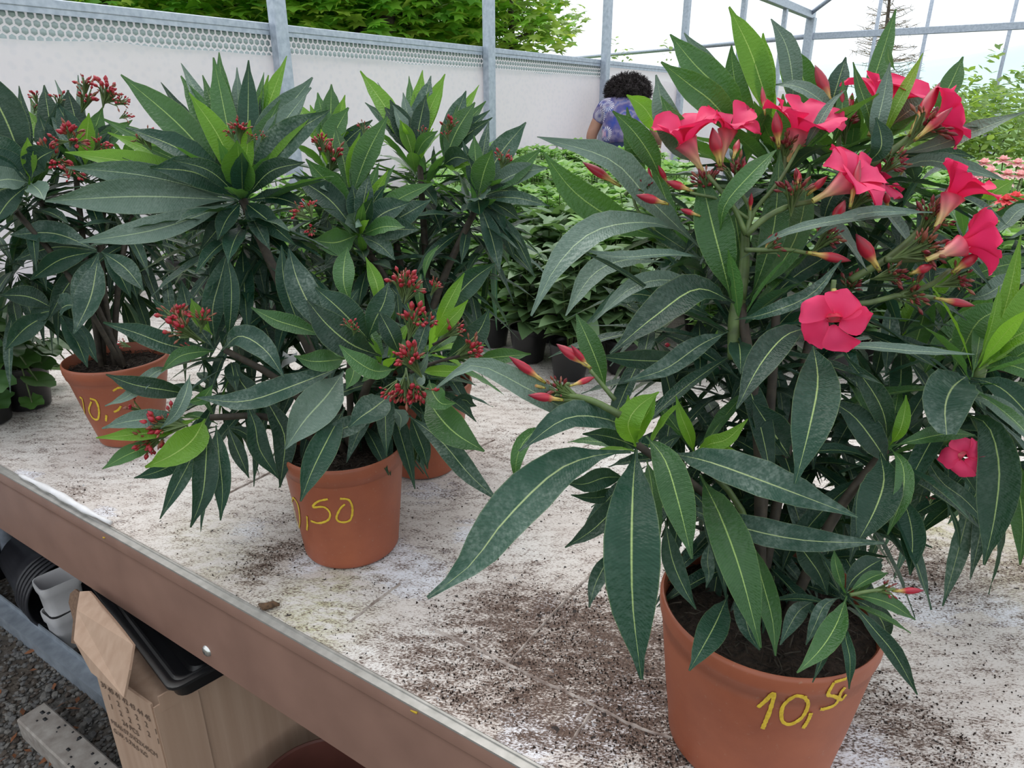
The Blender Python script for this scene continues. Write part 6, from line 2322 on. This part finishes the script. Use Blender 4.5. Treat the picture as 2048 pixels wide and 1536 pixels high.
fan(p3, (110, 345), D3+.0, [(88, 170, 34, 'o', .04), (50, 215, 24, 'y', .04), (137, 180, 34, 'o', .04), (78, 230, 34, 'd', -.02), (120, 205, 34, 'o', .0), (60, 195, 24, 'm', .06)])
fan(p3, (170, 340), D3+.0, [(135, 180, 34, 'o', .02), (113, 205, 36, 'o', .0), (110, 160, 14, 'g', .06), (156, 150, 14, 'g', .06), (178, 226, 28, 'y', -.04), (205, 215, 30, 'm', .02), (225, 245, 30, 'o', .02), (240, 260, 26, 'g', .03), (265, 240, 26, 'm', .03), (100, 230, 28, 'd', -.01), (195, 250, 24, 'm', .0)])
fan(p3, (200, 500), D3-.06, [(155, 690, 0, 'd', -.04)][:0]+[(148, 668, 44, 'd', -.06, -10), (288, 582, 32, 'd', -.03, -8), (262, 596, 26, 'o', -.01, -6), (60, 560, 34, 'o', -.05), (20, 470, 40, 'd', -.04), (30, 520, 34, 'o', -.03), (96, 640, 30, 'o', .0), (150, 625, 34, 'd', -.05, 6)])
fan(p3, (115, 620), D3-.05, [(175, 735, 30, 'o', -.03), (195, 725, 24, 'o', -.02), (0, 590, 34, 'o', -.05), (150, 610, 40, 'd', -.04), (60, 640, 26, 'o', -.02), (10, 700, 34, 'o', -.05)])
for k, (u, v_, dd, ax, n, L_, W_, kk, th0, th1, dr) in enumerate([
    (50, 390, -.05, (-.2, 0, 1), 24, .16, .027, ['m', 'o', 'od', 'o'], 20, 120, .35), (165, 350, .06, (0, .1, 1), 22, .15, .026, ['m', 'o', 'o'], 15, 110, .35), (250, 430, .06, (.3, 0, 1), 22, .15, .026, ['o', 'o'], 25, 130, .4), (120, 480, .05, (-.1, 0, 1), 26, .16, .025, ['o', 'o', 'od'], 40, 140, .4), (20, 520, .0, (-.2, 0, 1), 24, .15, .025, ['o', 'o', 'od'], 30, 140, .4),
    (260, 540, .08, (.2, 0, 1), 18, .13, .024, ['o', 'o'], 40, 140, .4), (340, 330, .25, (.2, 0, 1), 18, .15, .026, ['m', 'o', 'o'], 15, 120, .35)]):
    whorl(p3, P(u, v_, D3+dd), ax, n, L_, W_, kk, th0, th1, dr, 400+k)
for i, (cp, dd, rp, n, dr) in enumerate([((140, 268), -.10, 22, 10, (0, -1)), ((155, 285), -.10, 20, 8, (.8, .1)), ((120, 285), -.10, 16, 6, (-.8, .1)), ((95, 310), -.1, 24, 14, (-.5, -.5)), ((120, 325), -.1, 24, 14, (.5, .2)), ((200, 290), -.08, 20, 12, (.5, -.5)), ((170, 170), .0, 20, 12, (0, -1)), ((175, 200), .0, 24, 12, (.3, -.6)), ((212, 185), .0, 26, 14, (.2, -1)), ((228, 200), .0, 18, 10, (.8, -.3)), ((245, 205), .0, 16, 8, (1, -.3)), ((118, 198), .02, 16, 6, (0, -1)), ((72, 195), .03, 16, 8, (-.2, -1)), ((70, 215), .03, 12, 6, (.2, -1)), ((38, 202), .03, 10, 3, (0, -1)), ((10, 240), -.05, 12, 4, (-.6, -.8)), ((150, 345), -.1, 20, 10, (.3, .3)), ((250, 232), .0, 14, 6, (.6, -.3))]):
    cluster(p3, cp, D3+dd, rp, n, dr, 1400+i, blen=.75 if i < 3 else .55)

# ================================================================== right-hand plant of the rear row
c4, t4 = potbase(838, 762)
print('pot4', c4, t4)
p4 = potted(c4, .104, .07, HM, 'dense dark leaved oleander behind the middle pot, its terracotta pot almost hidden', [], 4, 4)
D4 = t4
tp4 = c4+UP*(HM-.02)
for (tp, dd) in (((722, 480), -.06), ((840, 330), .03), ((965, 390), -.02), ((640, 360), .05), ((780, 420), .0)):
    e = P(*tp, D4+dd)
    b0 = tp4+Vector((random.uniform(-.03, .03), random.uniform(-.02, .02), 0))
    stem(p4, [b0, b0.lerp(e, .5)+UP*.03, e], .009, .006, 'woody')
fan(p4, (718, 470), D4-.12, [(585, 350, 44, 'o', -.02), (612, 318, 40, 'm', .0, 10), (625, 480, 44, 'm', -.06, -10), (810, 455, 34, 'm', -.06, -8), (838, 460, 40, 'd', -.02, -6), (820, 405, 44, 'd', -.02, -10), (862, 400, 40, 'd', .0, 4), (705, 370, 34, 'o', .0), (758, 325, 22, 'm', .0), (790, 330, 18, 'm', .02), (738, 350, 30, 'd', -.01), (776, 340, 22, 'y', .0), (836, 375, 22, 'y', .02), (710, 425, 28, 'g', -.07, -6), (745, 395, 26, 'o', -.04), (770, 370, 34, 'o', .0), (727, 405, 16, 'm', -.06), (738, 440, 16, 'y', -.07), (690, 430, 26, 'o', -.04), (650, 530, 30, 'd', -.02), (790, 520, 30, 'd', -.03), (870, 365, 30, 'm', .0)])
fan(p4, (700, 400), D4-.08, [(628, 355, 40, 'm', .0), (640, 375, 26, 'g', -.06), (690, 375, 26, 'o', .0), (720, 265, 22, 'y', .0, -6), (752, 290, 34, 'm', -.01), (670, 250, 26, 'm', .02), (775, 232, 42, 'm', -.02, -6)])
fan(p4, (660, 330), D4+.02, [(635, 185, 30, 'm', .02), (663, 168, 36, 'm', .03), (690, 190, 24, 'y', .03), (697, 215, 40, 'm', .0, -10), (585, 200, 30, 'y', .04), (720, 255, 24, 'y', .0), (745, 240, 24, 'o', .0), (620, 210, 26, 'y', .03)])
fan(p4, (828, 320), D4+.0, [(720, 142, 32, 'y', .04, 6), (755, 165, 12, 'g', .05), (780, 200, 34, 'o', .0), (810, 225, 26, 'o', .0), (800, 240, 24, 'y', -.02), (845, 140, 26, 'y', .05), (862, 152, 34, 'd', .04), (890, 148, 28, 'y', .05), (818, 152, 20, 'm', .05), (786, 210, 24, 'g', -.01), (852, 190, 30, 'o', .0), (885, 165, 26, 'y', .02), (770, 215, 40, 'o', .02), (806, 185, 22, 'g', .03), (876, 262, 22, 'm', -.05, -8), (730, 205, 20, 'g', .04)])
fan(p4, (885, 330), D4-.02, [(932, 182, 34, 'd', .03), (950, 205, 36, 'm', .0), (958, 170, 20, 'y', .05), (972, 202, 24, 'm', .04), (980, 220, 22, 'o', .03), (985, 235, 20, 'o', .02), (915, 210, 28, 'm', .02), (938, 320, 34, 'o', -.06, -10), (940, 330, 30, 'y', -.05)])
fan(p4, (955, 395), D4-.04, [(1052, 245, 40, 'd', .02), (1082, 298, 34, 'm', -.03, 6), (1095, 335, 34, 'g', -.03), (925, 280, 18, 'o', .0), (948, 270, 26, 'm', .0), (978, 240, 20, 'd', .03), (985, 300, 40, 'm', -.05), (935, 310, 24, 'o', -.02), (1045, 385, 22, 'o', -.02), (1100, 412, 22, 'd', -.04, -8), (965, 400, 44, 'd', -.08, 0), (960, 430, 40, 'o', -.05), (1010, 470, 26, 'o', .0, -10), (1040, 440, 26, 'o', .0, -6), (1030, 520, 22, 'o', .0, -10), (1070, 555, 20, 'o', .0, -14), (1000, 545, 30, 'd', -.02)])
for k, (u, v_, dd, ax, n, L_, W_, kk, th0, th1, dr) in enumerate([
    (730, 510, -.04, (-.1, -.1, 1), 24, .14, .027, ['m', 'o', 'o', 'od'], 20, 120, .35), (850, 370, .05, (0, .1, 1), 22, .15, .026, ['m', 'o', 'o'], 15, 115, .3), (950, 420, .0, (.4, 0, .9), 26, .15, .024, ['m', 'o', 'o'], 20, 115, .3), (650, 400, .04, (-.1, .1, 1), 20, .14, .026, ['m', 'o', 'o'], 15, 115, .3),
    (840, 500, .02, (.1, 0, 1), 30, .16, .024, ['o', 'o', 'od'], 40, 130, .35), (600, 480, .05, (-.2, 0, 1), 20, .14, .024, ['o', 'o'], 40, 130, .35), (900, 560, .03, (.3, 0, 1), 24, .15, .023, ['o', 'o', 'od'], 40, 130, .4), (680, 590, .05, (-.1, 0, 1), 18, .14, .023, ['o', 'o'], 40, 130, .4)]):
    whorl(p4, P(u, v_, D4+dd), ax, n, L_, W_, kk, th0, th1, dr, 600+k)
for i, (cp, dd, rp, n, dr) in enumerate([((640, 290), -.04, 20, 12, (0, -1)), ((665, 315), -.08, 26, 16, (.1, -.6)), ((900, 255), -.05, 18, 10, (.2, -1)), ((893, 272), -.05, 12, 6, (-.4, -1)), ((728, 258), -.04, 14, 7, (0, -1)), ((1005, 320), -.06, 18, 10, (.1, -1)), ((1018, 325), -.06, 14, 7, (.8, -.5)), ((845, 265), -.02, 12, 6, (.3, -1))]):
    cluster(p4, cp, D4+dd, rp, n, dr, 1600+i)

# dense shaded leaves inside the crowns
random.seed(99)


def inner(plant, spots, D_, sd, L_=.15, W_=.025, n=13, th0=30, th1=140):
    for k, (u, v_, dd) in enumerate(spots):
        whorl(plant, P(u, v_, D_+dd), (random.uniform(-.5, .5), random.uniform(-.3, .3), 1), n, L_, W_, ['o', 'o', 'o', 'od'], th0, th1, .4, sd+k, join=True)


inner(p3, [(60, 480, 0), (170, 460, .06), (270, 470, .08), (120, 540, .08), (330, 500, .12), (20, 580, .0), (235, 560, .1), (100, 400, .08), (220, 390, .1), (310, 420, .14), (40, 330, .1), (400, 400, .2), (380, 540, .2)], D3, 2000)
inner(p2, [(430, 560, .06), (520, 480, .05), (560, 600, .08), (470, 640, .06), (600, 560, .1), (560, 690, .08), (680, 640, .08), (520, 770, .06), (640, 700, .08), (760, 800, .04), (840, 760, .04), (440, 780, .04), (490, 420, .05), (420, 500, .08), (860, 690, .06), (780, 660, .06)], D2, 2100, .12, .024)
inner(p4, [(620, 540, .04), (720, 560, .04), (830, 560, .05), (940, 520, .05), (880, 450, .06), (760, 420, .08), (640, 430, .08), (980, 460, .04), (560, 440, .1), (870, 360, .1), (700, 330, .12), (900, 620, .05), (780, 620, .08)], D4, 2200, .14, .024)
inner(p1, [(1300, 640, .08), (1350, 740, .1), (1430, 850, .1), (1520, 760, .1), (1620, 740, .1), (1700, 640, .1), (1560, 660, .1), (1500, 540, .12), (1400, 600, .1), (1600, 430, .14), (1700, 420, .14), (1800, 560, .12), (1750, 760, .1), (1650, 870, .1), (1560, 960, .08), (1450, 1000, .06), (1650, 1020, .08), (1530, 1090, .04), (1620, 1110, .05), (1720, 980, .08),
            (1480, 400, .12), (1640, 340, .16), (1800, 420, .15), (1400, 430, .12), (1380, 900, .08), (1800, 660, .12), (1830, 350, .15)], D1, 2300, .12, .022)
inner(p5, [(1880, 720, 1.02), (1960, 620, 1.02), (2040, 560, 1.0), (2000, 800, .98), (1900, 860, 1.0), (2040, 900, .98), (1880, 560, 1.04), (1970, 940, .98), (1990, 470, 1.02), (2080, 700, 1.0), (2180, 600, 1.05), (2260, 700, 1.05), (2200, 760, .98), (2300, 600, 1.1)], 0, 2400, .15, .024)
for k, (pl, u, v_, dd, ax, n, L_, W_, kk, a0, a1) in enumerate([
    (p2, 485, 400, D2+.01, (0, .15, 1), 26, .16, .032, ['m', 'm', 'o', 'o', 'o'], 12, 100), (p2, 480, 440, D2+.03, (0, .1, 1), 20, .16, .030, ['o', 'o', 'od'], 70, 120),
    (p4, 720, 480, D4-.02, (0, .1, 1), 18, .13, .028, ['m', 'o', 'o'], 15, 100), (p4, 830, 330, D4+.04, (0, .1, 1), 22, .14, .027, ['y', 'm', 'o', 'o'], 12, 100), (p4, 960, 390, D4+.02, (.1, .1, 1), 20, .14, .027, ['m', 'm', 'o', 'o'], 12, 105),
    (p4, 655, 330, D4+.05, (0, .1, 1), 18, .13, .027, ['y', 'm', 'o', 'o'], 12, 100), (p3, 160, 340, D3+.06, (0, .1, 1), 22, .15, .027, ['m', 'o', 'o'], 12, 105), (p3, 55, 370, D3+.0, (-.1, .1, 1), 22, .15, .027, ['m', 'o', 'o'], 12, 105), (p3, 255, 330, D3+.12, (.1, .1, 1), 18, .14, .026, ['m', 'o', 'o'], 12, 105),
    (p3, 30, 260, D3+.25, (-.1, .1, 1), 18, .15, .026, ['m', 'o', 'o'], 12, 105),
    (p1, 1560, 330, D1+.10, (0, .2, 1), 20, .15, .027, ['m', 'm', 'o', 'g'], 12, 105), (p1, 1700, 320, D1+.14, (.1, .2, 1), 20, .14, .027, ['m', 'm', 'o', 'g'], 12, 105), (p1, 1480, 330, D1+.12, (-.2, .2, 1), 16, .14, .027, ['m', 'm', 'o', 'g'], 12, 105)]):
    whorl(pl, P(u, v_, dd), ax, n, L_, W_, kk, a0, a1, .3, 2600+k, join=True)
flush_joined()
